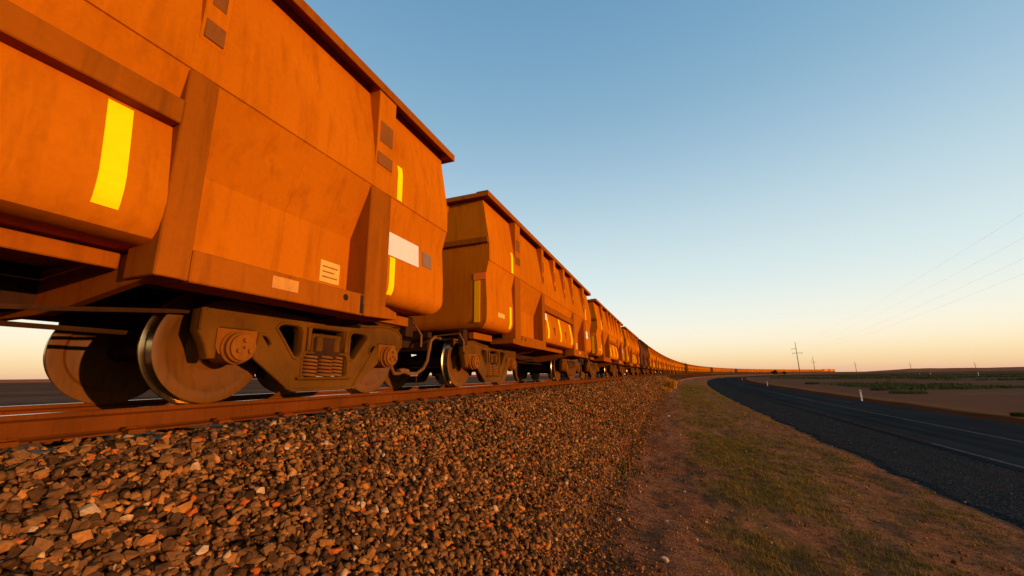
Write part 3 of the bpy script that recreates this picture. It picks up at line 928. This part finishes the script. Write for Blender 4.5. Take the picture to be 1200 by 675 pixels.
def place(o, s):
    p = tpt(s, CEN, 0.0)
    o.location = p
    o.rotation_euler = (0, 0, math.pi / 2 - heading(s))

def joined(root, name, skip=(), simple=False):
    """one mesh of a whole wagon for the far copies"""
    bm = bmesh.new()
    mats_ = []
    def rec(o, mtx):
        mw = mtx @ o.matrix_basis
        if o.data and o.name.split('.')[0] not in skip:
            me = o.data.copy()
            me.transform(mw)
            idx = []
            for q in me.materials:
                if q not in mats_: mats_.append(q)
                idx.append(mats_.index(q))
            n0 = len(bm.faces)
            bm.from_mesh(me)
            bm.faces.ensure_lookup_table()
            for f in bm.faces[n0:]:
                f.material_index = idx[f.material_index] if f.material_index < len(idx) else 0
            bpy.data.meshes.remove(me)
        for c_ in o.children: rec(c_, mw)
    root.matrix_basis = Matrix.Identity(4)
    rec(root, Matrix.Identity(4))
    me = bpy.data.meshes.new(name)
    bm.to_mesh(me); bm.free()
    for q in mats_: me.materials.append(q)
    return me

SMALL = {'pad', 'weld_seam', 'drain_hole', 'slot', 'print_line', 'lightening_hole', 'brake_beam', 'brake_pipe', 'brake_rod', 'air_reservoir', 'hose_coupling', 'uncoupling_lever', 'bracket', 'spring_seat'}
far_mesh = joined(wag0, 'ore_wagon', SMALL | {'air_hose', 'spring', 'bearing', 'draft_gear', 'axle', 'post_foot', 'step_beam', 'number_plate', 'notice'})

ORD = ['nearest', 'second', 'third', 'fourth', 'fifth', 'sixth', 'seventh', 'eighth', 'ninth', 'tenth', 'eleventh', 'twelfth', 'thirteenth', 'fourteenth']
LAB = {0: 'nearest orange ore wagon, cut off by the left edge, white sign beside its far post',
       1: 'second orange ore wagon, its shaded end wall with a yellow strip facing us',
       2: 'third orange ore wagon, behind the one whose shaded end wall faces us',
       3: 'fourth orange ore wagon, just in front of the dark brown wagon'}
GRP = 'ore wagons of the train'
DARK = {4, 13, 22, 31}
N_WAG = 62
def dark_tree(o):
    if o.data and len(o.data.materials):
        for i, sl_ in enumerate(o.material_slots):
            sl_.link = 'OBJECT'
            if sl_.material is None: sl_.material = o.data.materials[i]
            sl_.material = M['dark_tone'] if o.data.materials[i] in (M['paint'], M['frame'], M['pale_sign'], M['strip'], M['strip_amber'], M['white_sign'], M['orange_sign']) else o.data.materials[i]
    for c_ in o.children: dark_tree(c_)

for k in range(N_WAG):
    s = C0 + PITCHW * k
    if k == 0:
        o = wag0
    elif k < 6:
        o = copy_tree(wag0)
    else:
        o = link('ore_wagon', far_mesh)
    place(o, s)
    if k in DARK:
        dark_tree(o)
    if k in LAB: lab = LAB[k]
    elif k == 4: lab = 'dark brown ore wagon, the nearest of the dark ones in the train'
    elif k == 13: lab = 'dark brown ore wagon midway round the curve, second of the dark ones'
    elif k == 22: lab = 'dark brown ore wagon far round the curve, third of the dark ones'
    elif k == 31: lab = 'dark brown ore wagon farthest off of the dark ones'
    elif k < 13: lab = ORD[k] + ' ore wagon counted from the camera, orange, on the way into the curve'
    elif k < 22: lab = 'small distant orange ore wagon between the second and third dark wagons'
    elif k < 31: lab = 'tiny orange ore wagon just beyond the third dark wagon in the far curve'
    else: lab = 'tiny orange ore wagon in the far end of the train near the locomotives'
    tag(o, lab, 'ore wagon', GRP)

# ------------------------------------------------------------------ locomotives at the head of the train
def make_loco():
    w = empty('locomotive')
    build(MB().box(-10.6, 10.6, -1.45, 1.45, 1.15, 1.50), 'underframe', M['loco_dark'], w, 0.03)
    build(MB().prism([(-10.0, 1.5), (-10.0, 4.1), (-9.6, 4.35), (5.2, 4.35), (5.2, 1.5)], -1.0, 1.0, 'r'), 'hood', M['loco'], w, 0.05)
    build(MB().box(-9.5, -5.5, -1.45, 1.45, 3.3, 4.45), 'radiator', M['loco'], w, 0.08)
    cb = build(MB().prism([(5.2, 1.5), (5.2, 4.45), (7.9, 4.45), (8.3, 3.3), (8.3, 1.5)], -1.5, 1.5, 'r'), 'cab', M['loco'], w, 0.06)
    build(MB().box(5.7, 7.4, 1.49, 1.52, 3.2, 4.0), 'window', M['glass'], cb)
    build(MB().prism([(8.3, 1.5), (8.3, 2.9), (9.9, 2.6), (10.3, 2.0), (10.3, 1.5)], -0.9, 0.9, 'r'), 'nose', M['loco'], w, 0.08)
    build(MB().prism([(-1.3, 0.5), (-1.45, 1.1), (1.45, 1.1), (1.3, 0.5)], -3.2, 3.2, 'x'), 'fuel_tank', M['loco_dark'], w, 0.05)
    for xc in (-6.4, 6.4):
        bo = build(MB().box(xc - 2.4, xc + 2.4, -1.2, 1.2, 0.55, 1.05), 'bogie', M['loco_dark'], w, 0.05)
        for dx in (-1.8, 0, 1.8):
            for sd in (-0.82, 0.70):
                build(MB().lathe([(0.0, sd), (0.53, sd), (0.53, sd + 0.13), (0.0, sd + 0.13)], xc + dx, 0.53, 20), 'wheel', M['under'], bo)
    return w
lo = make_loco()
s_l = C0 + PITCHW * (N_WAG - 1) + 6.3 + 11.2
for i in range(2):
    o = lo if i == 0 else copy_tree(lo)
    place(o, s_l + 22.6 * i)
    tag(o, ['orange locomotive coupled directly to the farthest ore wagon', 'leading orange locomotive at the very head of the distant train'][i], 'locomotive', 'locomotives at the head of the train')

# ------------------------------------------------------------------ ballast stones
def rock_shapes(n, npts, seed, flat=(1, .8, .62)):
    out = []
    r2 = np.random.default_rng(seed)
    for i in range(n):
        p = r2.normal(size=(npts, 3)); p /= np.linalg.norm(p, axis=1)[:, None]
        p *= (0.72 + 0.28 * r2.random((npts, 1)))
        p *= np.array(flat) * (0.85 + 0.3 * r2.random(3))
        bm = bmesh.new()
        for q in p: bm.verts.new(q)
        bmesh.ops.convex_hull(bm, input=bm.verts)
        bmesh.ops.triangulate(bm, faces=bm.faces)
        loose = [v_ for v_ in bm.verts if not v_.link_faces]
        bmesh.ops.delete(bm, geom=loose, context='VERTS')
        bmesh.ops.recalc_face_normals(bm, faces=bm.faces)
        bm.verts.index_update()
        V = np.array([v_.co[:] for v_ in bm.verts]); Fc = np.array([[v_.index for v_ in f.verts] for f in bm.faces])
        bm.free()
        out.append((V, Fc))
    return out

def rand_rot(n, tilt=1.0):
    q = rng.normal(size=(n, 4)); q /= np.linalg.norm(q, axis=1)[:, None]
    w_, x_, y_, z_ = q.T
    return np.stack([np.stack([1 - 2 * (y_ * y_ + z_ * z_), 2 * (x_ * y_ - z_ * w_), 2 * (x_ * z_ + y_ * w_)], -1),
                     np.stack([2 * (x_ * y_ + z_ * w_), 1 - 2 * (x_ * x_ + z_ * z_), 2 * (y_ * z_ - x_ * w_)], -1),
                     np.stack([2 * (x_ * z_ - y_ * w_), 2 * (y_ * z_ + x_ * w_), 1 - 2 * (x_ * x_ + y_ * y_)], -1)], 1)

def scatter_mesh(name, shapes, pos, size, rot, colr, material):
    which = rng.integers(0, len(shapes), len(pos))
    VV, FF, CC, off = [], [], [], 0
    for i, (V, Fc) in enumerate(shapes):
        idx = np.where(which == i)[0]
        if not len(idx): continue
        W = np.einsum('nij,vj->nvi', rot[idx], V) * size[idx][:, None, None] + pos[idx][:, None, :]
        VV.append(W.reshape(-1, 3))
        FF.append((Fc[None] + (np.arange(len(idx)) * len(V))[:, None, None]).reshape(-1, 3) + off)
        CC.append(np.repeat(colr[idx], len(V)))
        off += len(idx) * len(V)
    VV, FF, CC = np.concatenate(VV), np.concatenate(FF), np.concatenate(CC)
    me = bpy.data.meshes.new(name)
    me.vertices.add(len(VV)); me.vertices.foreach_set('co', VV.astype(np.float32).ravel())
    me.loops.add(FF.size); me.loops.foreach_set('vertex_index', FF.astype(np.int32).ravel())
    me.polygons.add(len(FF))
    me.polygons.foreach_set('loop_start', np.arange(0, FF.size, 3, dtype=np.int32))
    me.polygons.foreach_set('loop_total', np.full(len(FF), 3, dtype=np.int32))
    a = me.attributes.new('tone', 'FLOAT', 'POINT')
    a.data.foreach_set('value', CC.astype(np.float32))
    me.materials.append(material)
    me.update(); me.validate()
    return me

STONE_STOPS = [(0.0, (0.048, 0.022, 0.009)), (0.30, (0.125, 0.052, 0.017)), (0.62, (0.215, 0.088, 0.026)), (0.82, (0.30, 0.116, 0.028)), (0.90, (0.42, 0.150, 0.028)), (0.94, (0.44, 0.075, 0.010)), (0.97, (0.50, 0.20, 0.04)), (1.0, (0.52, 0.32, 0.16))]
def stone_mat(name, src):
    m, nt, b = mat(name)
    if src == 'attr':
        a = nt.nodes.new('ShaderNodeAttribute'); a.attribute_name = 'tone'; fac = a.outputs['Fac']
    else:
        a = nt.nodes.new('ShaderNodeObjectInfo'); fac = a.outputs['Random']
    c = ramp(nt, fac, STONE_STOPS).outputs['Color']
    n_ = noise(nt, coords(nt), 60.0 if src == 'attr' else 2.4, 4, 0.7)
    c = mix(nt, 1.0, c, ramp(nt, n_, [(0.3, (0.65, 0.65, 0.65)), (0.7, (1.2, 1.2, 1.2))]).outputs['Color'], 'MULTIPLY')
    nt.links.new(c, b.inputs['Base Color']); b.inputs['Roughness'].default_value = 0.85
    bump(nt, b, n_, 0.3, 0.01)
    return m
M['stone'] = stone_mat('ballast_stone', 'attr')
M['stone1'] = stone_mat('ballast_stone_single', 'obj')

m, nt, b = mat('chip_grey')
a = nt.nodes.new('ShaderNodeAttribute'); a.attribute_name = 'tone'
nt.links.new(ramp(nt, a.outputs['Fac'], [(0.0, (0.016, 0.016, 0.016)), (0.8, (0.045, 0.043, 0.040)), (1.0, (0.12, 0.10, 0.085))]).outputs['Color'], b.inputs['Base Color'])
b.inputs['Roughness'].default_value = 0.9
M['chip'] = m
shapes = rock_shapes(24, 12, 5, (1.0, .80, .56))
pos_l, size_l = [], []
def lay(s0, s1, r0, r1, dens, sz, lift):
    L = 1.25
    n = int((s1 - s0) * (r1 - r0) * L * dens)
    s = s0 + (s1 - s0) * rng.random(n); r = r0 + (r1 - r0) * rng.random(n)
    # thin out into the dirt at the foot
    keep = rng.random(n) < np.clip((3.62 - r + (fbm(s * 1.2, r * 1.2, 3) - .5) * 1.0) / 0.5, 0.0, 1)
    keep &= ~((r < 0.06) & (r > -0.16)) & ~((r < -1.37) & (r > -1.60))
    s, r = s[keep], r[keep]
    d = sz * np.exp(rng.normal(0, 0.42, len(s)))
    d *= np.interp(r, [2.3, 3.3], [1.0, 0.5])
    d = np.clip(d, 0.3 * sz, 2.1 * sz)
    z = np.where(r < 2.5, bed_z(s, r), np.maximum(np.where(r < 3.1, bed_z(s, r), -9), verge_z(s, r))) + d * lift * (0.1 + rng.random(len(s)) * 0.55)
    X, Y, Z = TP(s, r, z)
    pos_l.append(np.stack([X, Y, Z], 1)); size_l.append(d * 0.62)
lay(0.3, 4.5, 0.04, 4.0, 1350, 0.043, 0.7)
lay(4.5, 11, 0.04, 4.0, 1050, 0.043, 0.7)
lay(11, 24, 0.04, 3.9, 520, 0.050, 0.8)
lay(24, 48, 0.04, 3.8, 190, 0.075, 0.8)
lay(48, 90, 0.04, 3.3, 60, 0.12, 0.7)
lay(0.3, 14, -1.45, -0.12, 260, 0.05, 0.8)
lay(-2.0, 6, -4.3, -1.5, 40, 0.07, 0.8)
pos = np.concatenate(pos_l); size = np.concatenate(size_l)
tone = rng.random(len(pos)) ** 1.15
def flat_rot(n):
    a, b_, c2 = rng.random(n) * 2 * np.pi, rng.normal(0, 0.45, n), rng.normal(0, 0.45, n)
    Z_, O = np.zeros(n), np.ones(n)
    rz = np.stack([np.stack([np.cos(a), -np.sin(a), Z_], -1), np.stack([np.sin(a), np.cos(a), Z_], -1), np.stack([Z_, Z_, O], -1)], 1)
    ry = np.stack([np.stack([np.cos(b_), Z_, np.sin(b_)], -1), np.stack([Z_, O, Z_], -1), np.stack([-np.sin(b_), Z_, np.cos(b_)], -1)], 1)
    rx = np.stack([np.stack([O, Z_, Z_], -1), np.stack([Z_, np.cos(c2), -np.sin(c2)], -1), np.stack([Z_, np.sin(c2), np.cos(c2)], -1)], 1)
    th = 0.42                                   # the slope of the bank
    T_ = YAW
    ax = np.array([math.sin(T_), math.cos(T_), 0.0])
    K = np.array([[0, -ax[2], ax[1]], [ax[2], 0, -ax[0]], [-ax[1], ax[0], 0]])
    tilt = np.eye(3) + math.sin(th) * K + (1 - math.cos(th)) * (K @ K)
    return tilt[None] @ rx @ ry @ rz
rot = flat_rot(len(pos))
# the stones that show largest stand alone
c_, s_ = math.cos(PITCH), math.sin(PITCH)
dz = pos[:, 2] - CAM_H
dep = pos[:, 1] * c_ + dz * s_; upv = -pos[:, 1] * s_ + dz * c_
u = LENS_F * pos[:, 0] / np.maximum(dep, 0.1); vv = -LENS_F * upv / np.maximum(dep, 0.1)
vis = (dep > 0.3) & (np.abs(u) < 590) & (vv < 330)
sc_ = np.where(vis, size / np.maximum(dep, .1), 0)
big = np.argsort(-sc_)[:300]
rest = np.ones(len(pos), bool); rest[big] = False
me = scatter_mesh('ballast_stones', shapes, pos[rest], size[rest], rot[rest], tone[rest], M['stone'])
bs = tag(link('ballast_stones', me, bed), kind='stuff')
single = []
for V, Fc in shapes:
    q = bpy.data.meshes.new('ballast_stone'); q.from_pydata(V.tolist(), [], Fc.tolist()); q.materials.append(M['stone1']); q.update(); single.append(q)
for i, j in enumerate(big):
    o = link('ballast_stone', single[i % len(single)], bed)
    o.matrix_basis = Matrix.Translation(pos[j]) @ Matrix(rot[j].tolist()).to_4x4() @ Matrix.Scale(size[j], 4)

# pebbles and clods on the verge
n = 42000
s = 1.5 + rng.random(n) ** 1.6 * 34; r = 2.9 + rng.random(n) ** 1.9 * 5.6
d = 0.0085 * np.exp(rng.normal(0, 0.5, n)) * (1 + s / 25)
X, Y, Z = TP(s, r, verge_z(s, r) + d * 0.15)
t = 0.10 + 0.68 * rng.random(n); t[rng.random(n) < 0.05] = 0.985
me = scatter_mesh('pebbles', rock_shapes(6, 10, 11), np.stack([X, Y, Z], 1), np.clip(d, 0.004, 0.045), rand_rot(n), t, M['stone'])
tag(link('pebbles', me), kind='stuff')
n = 9000
s = 2.0 + rng.random(n) ** 1.4 * 30; r = 8.0 + rng.random(n) * 3.0
X, Y, Z = TP(s, r, -1.975 + 0.01 * rng.random(n) - 0.0)
# shoulder chips ride on the shoulder sheet
off = r - 14.1
zz = np.interp(off, [-5.95, -5.6, -4.4, -3.2, -2.6], [-1.985, -1.925, -1.965, -1.995, -2.000])
d = 0.008 * np.exp(rng.normal(0, 0.4, n)) * (1 + s / 25)
me = scatter_mesh('road_chips', rock_shapes(5, 9, 12), np.stack([X, Y, zz + d * .2], 1), np.clip(d, 0.004, 0.04), rand_rot(n), rng.random(n), M['chip'])
tag(link('road_chips', me), kind='stuff')

# a few loose pale rocks that can be picked out
rock_m = plain('pale_rock', (0.46, 0.30, 0.19), 0.9, 0, 0.25, 25)
rs = rock_shapes(5, 22, 33, (1, .85, .7))
def unproject(px, py, z):
    uu, v_ = px - 600, py - 337.5
    cr, sr_ = math.cos(ROLL), math.sin(ROLL)
    uu, v_ = (uu * cr + v_ * sr_) / LENS_F, -(-uu * sr_ + v_ * cr) / LENS_F
    d_ = Vector((uu, c_ - v_ * s_, s_ + v_ * c_))
    tt = (z - CAM_H) / d_.z
    return Vector((d_.x * tt, d_.y * tt, z))
def to_sr(p):
    cx = -DIST * math.cos(YAW) + math.cos(YAW) / KAP; cy = DIST * math.sin(YAW) - math.sin(YAW) / KAP
    dx, dy = p.x - cx, p.y - cy
    return (math.atan2(dy, -dx) - YAW) / KAP, 1 / KAP - math.hypot(dx, dy)
def ground_z(p):
    s, r = to_sr(p)
    s, r = np.array([s]), np.array([r])
    return float((verge_z(s, r) if r[0] > 2.95 else bed_z(s, r))[0])
rocks = [(779, 658, 0.055, 'pale flat rock lying on the dirt at the bottom of the picture'),
         (725, 610, 0.050, 'pale orange rock lit by the sun at the foot of the ballast'),
         (781, 612, 0.035, 'small round pinkish rock on the dirt track'),
         (743, 618, 0.03, 'rounded orange stone at the ballast edge beside green weeds'),
         (802, 577, 0.035, 'pale pebble on the dirt, left of the grass strip'),
         (784, 488, 0.07, 'pale rock on the dirt track below the dry bush'),
         (797, 510, 0.05, 'round tan rock on the dirt track')]
for i, (px, py, sz, lab) in enumerate(rocks):
    p = unproject(px, py, -1.55)
    for _ in range(3): p = unproject(px, py, ground_z(p))
    V, Fc = rs[i % 5]
    q = bpy.data.meshes.new('rock'); q.from_pydata(V.tolist(), [], Fc.tolist()); q.materials.append(rock_m); q.update()
    o = link('rock', q); o.location = p + Vector((0, 0, sz * 0.3)); o.scale = (sz, sz * .9, sz * .8); o.rotation_euler = (0.2 * i, 0.1, 1.3 * i)
    tag(o, lab, 'rock')

# ------------------------------------------------------------------ grass, weeds, shrubs
def leaf_mat(name, lo, hi):
    m, nt, b = mat(name)
    a = nt.nodes.new('ShaderNodeAttribute'); a.attribute_name = 'tone'
    nt.links.new(ramp(nt, a.outputs['Fac'], [(0.0, lo), (1.0, hi)]).outputs['Color'], b.inputs['Base Color'])
    b.inputs['Roughness'].default_value = 0.8
    return m
M['grass'] = leaf_mat('grass', (0.105, 0.076, 0.010), (0.27, 0.165, 0.034))
M['weed'] = leaf_mat('weed_leaf', (0.050, 0.060, 0.010), (0.12, 0.11, 0.02))
M['shrub'] = leaf_mat('shrub_leaf', (0.030, 0.035, 0.012), (0.085, 0.085, 0.028))
M['dry'] = leaf_mat('dry_grass', (0.42, 0.16, 0.015), (0.65, 0.30, 0.03))
M['tree'] = leaf_mat('tree_leaf', (0.030, 0.035, 0.012), (0.08, 0.07, 0.022))

def blades(name, base, hgt, wid, lean, n_per, material, spread):
    """base (n,3); one mesh of curved tapering blades"""
    n = len(base) * n_per
    B = np.repeat(base, n_per, 0)
    H = np.repeat(hgt, n_per) * (0.45 + 0.75 * rng.random(n))
    W = np.repeat(wid, n_per)
    a = rng.random(n) * 2 * np.pi
    l = lean * (0.2 + rng.random(n)) * H
    o = np.repeat(spread, n_per) * np.sqrt(rng.random(n))
    oa = rng.random(n) * 2 * np.pi
    root = B + np.stack([o * np.cos(oa), o * np.sin(oa), 0 * o - 0.004], 1)
    dirv = np.stack([np.cos(a), np.sin(a), 0 * a], 1); side = np.stack([-np.sin(a), np.cos(a), 0 * a], 1)
    up = np.array([0, 0, 1.0])
    mid = root + dirv * (l * 0.35)[:, None] + up * (H * 0.55)[:, None]
    tip = root + dirv * l[:, None] + up * (H * 0.95)[:, None]
    w2 = side * (W * 0.5)[:, None]
    V = np.stack([root - w2, root + w2, mid + w2 * .8, mid - w2 * .8, tip], 1).reshape(-1, 3)
    k = np.arange(n) * 5
    F_ = np.concatenate([np.stack([k, k + 1, k + 2], 1), np.stack([k, k + 2, k + 3], 1), np.stack([k + 3, k + 2, k + 4], 1)])
    me = bpy.data.meshes.new(name)
    me.vertices.add(len(V)); me.vertices.foreach_set('co', V.astype(np.float32).ravel())
    me.loops.add(F_.size); me.loops.foreach_set('vertex_index', F_.astype(np.int32).ravel())
    me.polygons.add(len(F_))
    me.polygons.foreach_set('loop_start', np.arange(0, F_.size, 3, dtype=np.int32)); me.polygons.foreach_set('loop_total', np.full(len(F_), 3, dtype=np.int32))
    at = me.attributes.new('tone', 'FLOAT', 'POINT')
    at.data.foreach_set('value', np.repeat(rng.random(n), 5).astype(np.float32))
    me.materials.append(material)
    me.update(); me.validate()
    return me

n = 26000
s = 2.2 + rng.random(n) ** 1.8 * 75; r = 3.9 + rng.random(n) * 4.3
n2_ = 7000
s = np.concatenate([s, 2.0 + rng.random(n2_) * 13]); r = np.concatenate([r, 3.9 + rng.random(n2_) * 4.3]); n += n2_
dens = fbm(s * 0.9, r * 1.1, 4)
bandw = np.interp(r, [4.0, 4.7, 6.0, 6.7, 7.2, 7.7, 8.2], [0.03, 1.0, 0.95, 0.25, 0.3, 0.55, 0.1])
k = rng.random(n) < np.clip((dens - 0.37) * 5, 0, 1) * bandw
s, r = s[k], r[k]
X, Y, Z = TP(s, r, verge_z(s, r))
base = np.stack([X, Y, Z], 1)
hh = (0.022 + 0.045 * rng.random(len(s))) * (1 + s / 60)
me = blades('verge_grass', base, hh, 0.0035 + 0.0 * s + s * 0.00022, 0.9, 14, M['grass'], 0.05 + s * 0.0012)
tag(link('verge_grass', me), 'short sparse green-brown grass on the dirt verge', 'grass', kind='stuff')
# weeds at the foot of the ballast
n = 1400
s = 4.0 + rng.random(n) ** 1.3 * 40; r = 2.15 + rng.random(n) * 1.1
k = fbm(s * 1.1 + 9, r * 1.3, 3) > 0.56
s, r = s[k], r[k]
X, Y, Z = TP(s, r, bed_z(s, np.minimum(r, 2.95)) * (r < 2.95) + verge_z(s, np.maximum(r, 2.95)) * (r >= 2.95) + 0.01)
me = blades('weeds', np.stack([X, Y, Z], 1), 0.035 + 0.035 * rng.random(len(s)), 0.008 + 0.0003 * s, 1.3, 9, M['weed'], 0.04 + 0 * s)
tag(link('weeds', me), 'small green weeds growing through stones at the foot of the ballast', 'weeds', kind='stuff')

def bush(name, p, rad, hgt, nb, material, label, cat, lean=0.9, wid=0.02, group=None):
    base = np.array([[0, 0, 0.0]])
    me = blades(name, base, np.array([hgt]), np.array([wid]), lean, nb, material, np.array([rad]))
    o = link(name, me); o.location = p
    return tag(o, label, cat, group)
p = tpt(53.0, 3.35, float(verge_z(np.array([53.0]), np.array([3.35]))[0]))
bush('dry_bush', p, 0.55, 1.15, 600, M['dry'], 'dry golden bush lit by the sun at the foot of the ballast', 'bush', 0.7, 0.035)
p = tpt(43.0, 3.2, float(verge_z(np.array([43.0]), np.array([3.2]))[0]))
bush('dry_bush', p, 0.45, 0.5, 300, M['dry'], 'low dry tuft just in front of the golden bush', 'bush', 0.8, 0.03)
for px, py, rad, hgt, lab in ((1030, 457, 0.9, 0.32, 'low dark green shrub beyond the guide post'), (1064, 461, 1.6, 0.36, 'wider dark green shrub, nearest of those on the plain beyond the road'), (952, 450, 1.3, 0.45, 'dark low shrub beyond the road, left of the guide post'), (1195, 489, 0.25, 0.25, 'small green tuft on the red bank at the right edge')):
    p = unproject(px, py, -2.2)
    bush('shrub', p, rad, hgt, 900, M['shrub'], lab, 'shrub', 0.9, 0.03)
# ground cover band on the plain
n = 9000
xx = []
while sum(len(a) for a in xx) < 5200:
    az = R_(22) + rng.random(n) * R_(44); dd = 62 + rng.random(n) * 330
    X, Y = np.sin(az) * dd, np.cos(az) * dd
    cx = -DIST * math.cos(YAW) + math.cos(YAW) / KAP; cy = DIST * math.sin(YAW) - math.sin(YAW) / KAP
    rr_ = 1 / KAP - np.hypot(X - cx, Y - cy)
    dens = fbm(X * 0.02 + 4, Y * 0.06, 4)
    k = (rr_ > 30) & (dens > 0.50)
    for (qx, qy, _, _) in path[::4]:
        k &= np.hypot(X - qx, Y - qy) > 9
    xx.append(np.stack([X[k], Y[k], np.full(k.sum(), -2.3)], 1))
base = np.concatenate(xx)[:5200]
dist = np.hypot(base[:, 0], base[:, 1])
me = blades('low_scrub', base, 0.25 + 0.35 * rng.random(len(base)), 0.03 + dist * 0.0007, 1.0, 16, M['shrub'], 0.6 + 0.9 * rng.random(len(base)))
tag(link('low_scrub', me), 'band of low green scrub covering the plain beyond the road', 'scrub', kind='stuff')

def tree(p, hgt, rad, label, seed):
    t_ = empty('small_tree', p)
    rr_ = random.Random(seed)
    mb = MB()
    mb.tube([(0, 0, 0), (0.05 * hgt, 0, 0.25 * hgt), (0.03 * hgt, 0.04 * hgt, 0.6 * hgt)], [0.05 * hgt, 0.035 * hgt, 0.015 * hgt], 7)
    for i in range(6):
        a = i * 1.05 + rr_.random()
        mb.tube([(0.04 * hgt, 0.01, 0.25 * hgt), (math.cos(a) * rad * .4, math.sin(a) * rad * .4, 0.5 * hgt), (math.cos(a) * rad * .7, math.sin(a) * rad * .7, 0.72 * hgt)], [0.022 * hgt, 0.014 * hgt, 0.006 * hgt], 5)
    build(mb, 'trunk', M['bark'], t_)
    n_ = 1500
    q = rng.normal(size=(n_, 3)); q /= np.linalg.norm(q, axis=1)[:, None]
    cl_ = np.array([[rr_.uniform(-.6, .6) * rad, rr_.uniform(-.6, .6) * rad, hgt * rr_.uniform(.42, .85)] for _ in range(11)])
    base_ = cl_[rng.integers(0, 11, n_)] + q * (rad * 0.42 * rng.random((n_, 1)) ** 0.5) * np.array([1, 1, .8])
    me = blades('crown', base_, np.full(n_, 0.10 * hgt), np.full(n_, 0.035 * hgt), 1.2, 2, M['tree'], np.full(n_, .02 * hgt))
    link('crown', me, t_)
    tag(t_, label, 'tree', 'small trees by the distant pole')
for px, D, hg, rd, lab, sd in ((906, 330, 4.6, 2.2, 'left and larger of two small round trees near the tall pole', 1), (917.5, 340, 3.7, 1.9, 'right of two small round trees, next to the tall pole', 2)):
    tree(Vector(((px - 600) / LENS_F * D * 0.977, D, -2.3)), hg, rd, lab, sd)

# ------------------------------------------------------------------ guide posts
def guide_post(p, hgt, label, w_=0.11, group='roadside guide posts'):
    e = empty('guide_post', p)
    build(MB().prism([(-w_ / 2, 0.0), (-w_ / 2, hgt * .97), (0, hgt), (w_ / 2, hgt * .97), (w_ / 2, 0.0)], -0.02, 0.02, 'x'), 'post', M['white_post'], e, 0.004)
    build(MB().box(-0.028, -0.0205, -0.03, 0.03, hgt * .80, hgt * .92), 'reflector', M['red_reflector'], e)
    tag(e, label, 'guide post', group)
    return e
o = guide_post(tpt(41.4, 17.75, -2.12), 0.9, 'white guide post at the road edge, the nearest one')
o.rotation_euler = (0, 0, math.pi / 2 - heading(41.4))
o = guide_post(tpt(84.9, 17.75, -2.12), 0.9, 'white guide post where the road bends, second from us')
o.rotation_euler = (0, 0, math.pi / 2 - heading(84.9))
o = guide_post(tpt(150, 17.9, -2.12), 0.9, 'white guide post far down the road near its vanishing bend')
for px, by, lab, hg in ((1091, 440.2, 'distant white marker post right of centre on the plain', 1.5), (1147, 440.6, 'distant white marker post farthest right on the plain', 1.7), (1078, 439.8, 'faint distant white marker post, leftmost of three on the plain', 1.0)):
    p = unproject(px, by, -2.3)
    guide_post(p, hg, lab, 0.3, 'marker posts on the plain')

# ------------------------------------------------------------------ power line
def power_pole(p, hgt, label, rz, rad=0.42):
    e = empty('power_pole', p, rz)
    build(MB().tube([(0, 0, 0), (0, 0, hgt)], [rad, rad * .45], 10), 'mast', M['pole'], e)
    for z, a0, a1 in ((0.79 * hgt, -3.6, 0.4), (0.66 * hgt, -3.6, 4.6)):
        ar = build(MB().tube([(0, a0, z), (0, a1, z)], 0.22, 6), 'crossarm', M['pole'], e)
        for q in ([a0, a1] if a1 > 1 else [a0]):
            build(MB().tube([(0, q, z - 0.05), (0, q, z - 1.3)], 0.10, 6), 'insulator', M['wire'], ar)
    tag(e, label, 'power pole', 'power poles of the line')
PX = lambda px, D: Vector(((px - 600) / LENS_F * D * 0.977, D, -2.3))
p1 = PX(936, 395)
poles = [(p1, 31.5, 'tallest looking power pole with two crossarms, near the small trees'),
         (PX(954, 790), 32, 'second power pole, right of the tallest one'),
         (PX(1002.5, 1180), 32, 'faint far power pole beyond the head of the train'),
         (PX(1067, 1400), 32, 'faint far power pole over the red ridge, middle of the plain'),
         (PX(1143, 1550), 32, 'faint far power pole over the red ridge at the right')]
for i, (p, hg, lab) in enumerate(poles):
    power_pole(p, hg, lab, R_(55), 0.42 + 0.12 * i)
for px, lab in ((800, 'thin left mast of a pair rising behind the train'), (803.5, 'thin right mast of a pair rising behind the train')):
    D = 430
    e = empty('radio_mast', PX(px, D))
    build(MB().tube([(0, 0, 0), (0, 0, 15.5)], [0.16, 0.10], 6), 'mast', M['pole'], e)
    build(MB().tube([(0, -1.2, 11.0), (0, 1.2, 11.0)], 0.10, 5), 'crossarm', M['pole'], e)
    tag(e, lab, 'mast', 'pair of masts behind the train')
# wires from the tall pole over our right shoulder
near = Vector((84, 36, 0))
for i, (za, zb, da, lab) in enumerate(((29.0, 35.2, 0, 'topmost thin power line crossing the upper right sky'), (24.0, 29.6, -1.6, 'second thin power line from the top in the right sky'), (20.5, 25.2, -2.4, 'third thin power line from the top in the right sky'), (18.4, 21.8, -3.4, 'lowest thin power line in the right sky'))):
    a = p1 + Vector((math.cos(0.5) * da * .9, -math.sin(0.5) * da * .9, za + 0.3)); b_ = near + Vector((da * .9, -da * .45, zb - 1.0))
    pts = []
    for k in range(41):
        t = k / 40
        q = a.lerp(b_, t); q.z -= 4 * 3.2 * t * (1 - t)
        pts.append((q.x, -q.y, q.z))
    tag(build(MB().tube(pts, 0.009, 5), 'power_line', M['wire']), lab, 'power line', 'power lines')
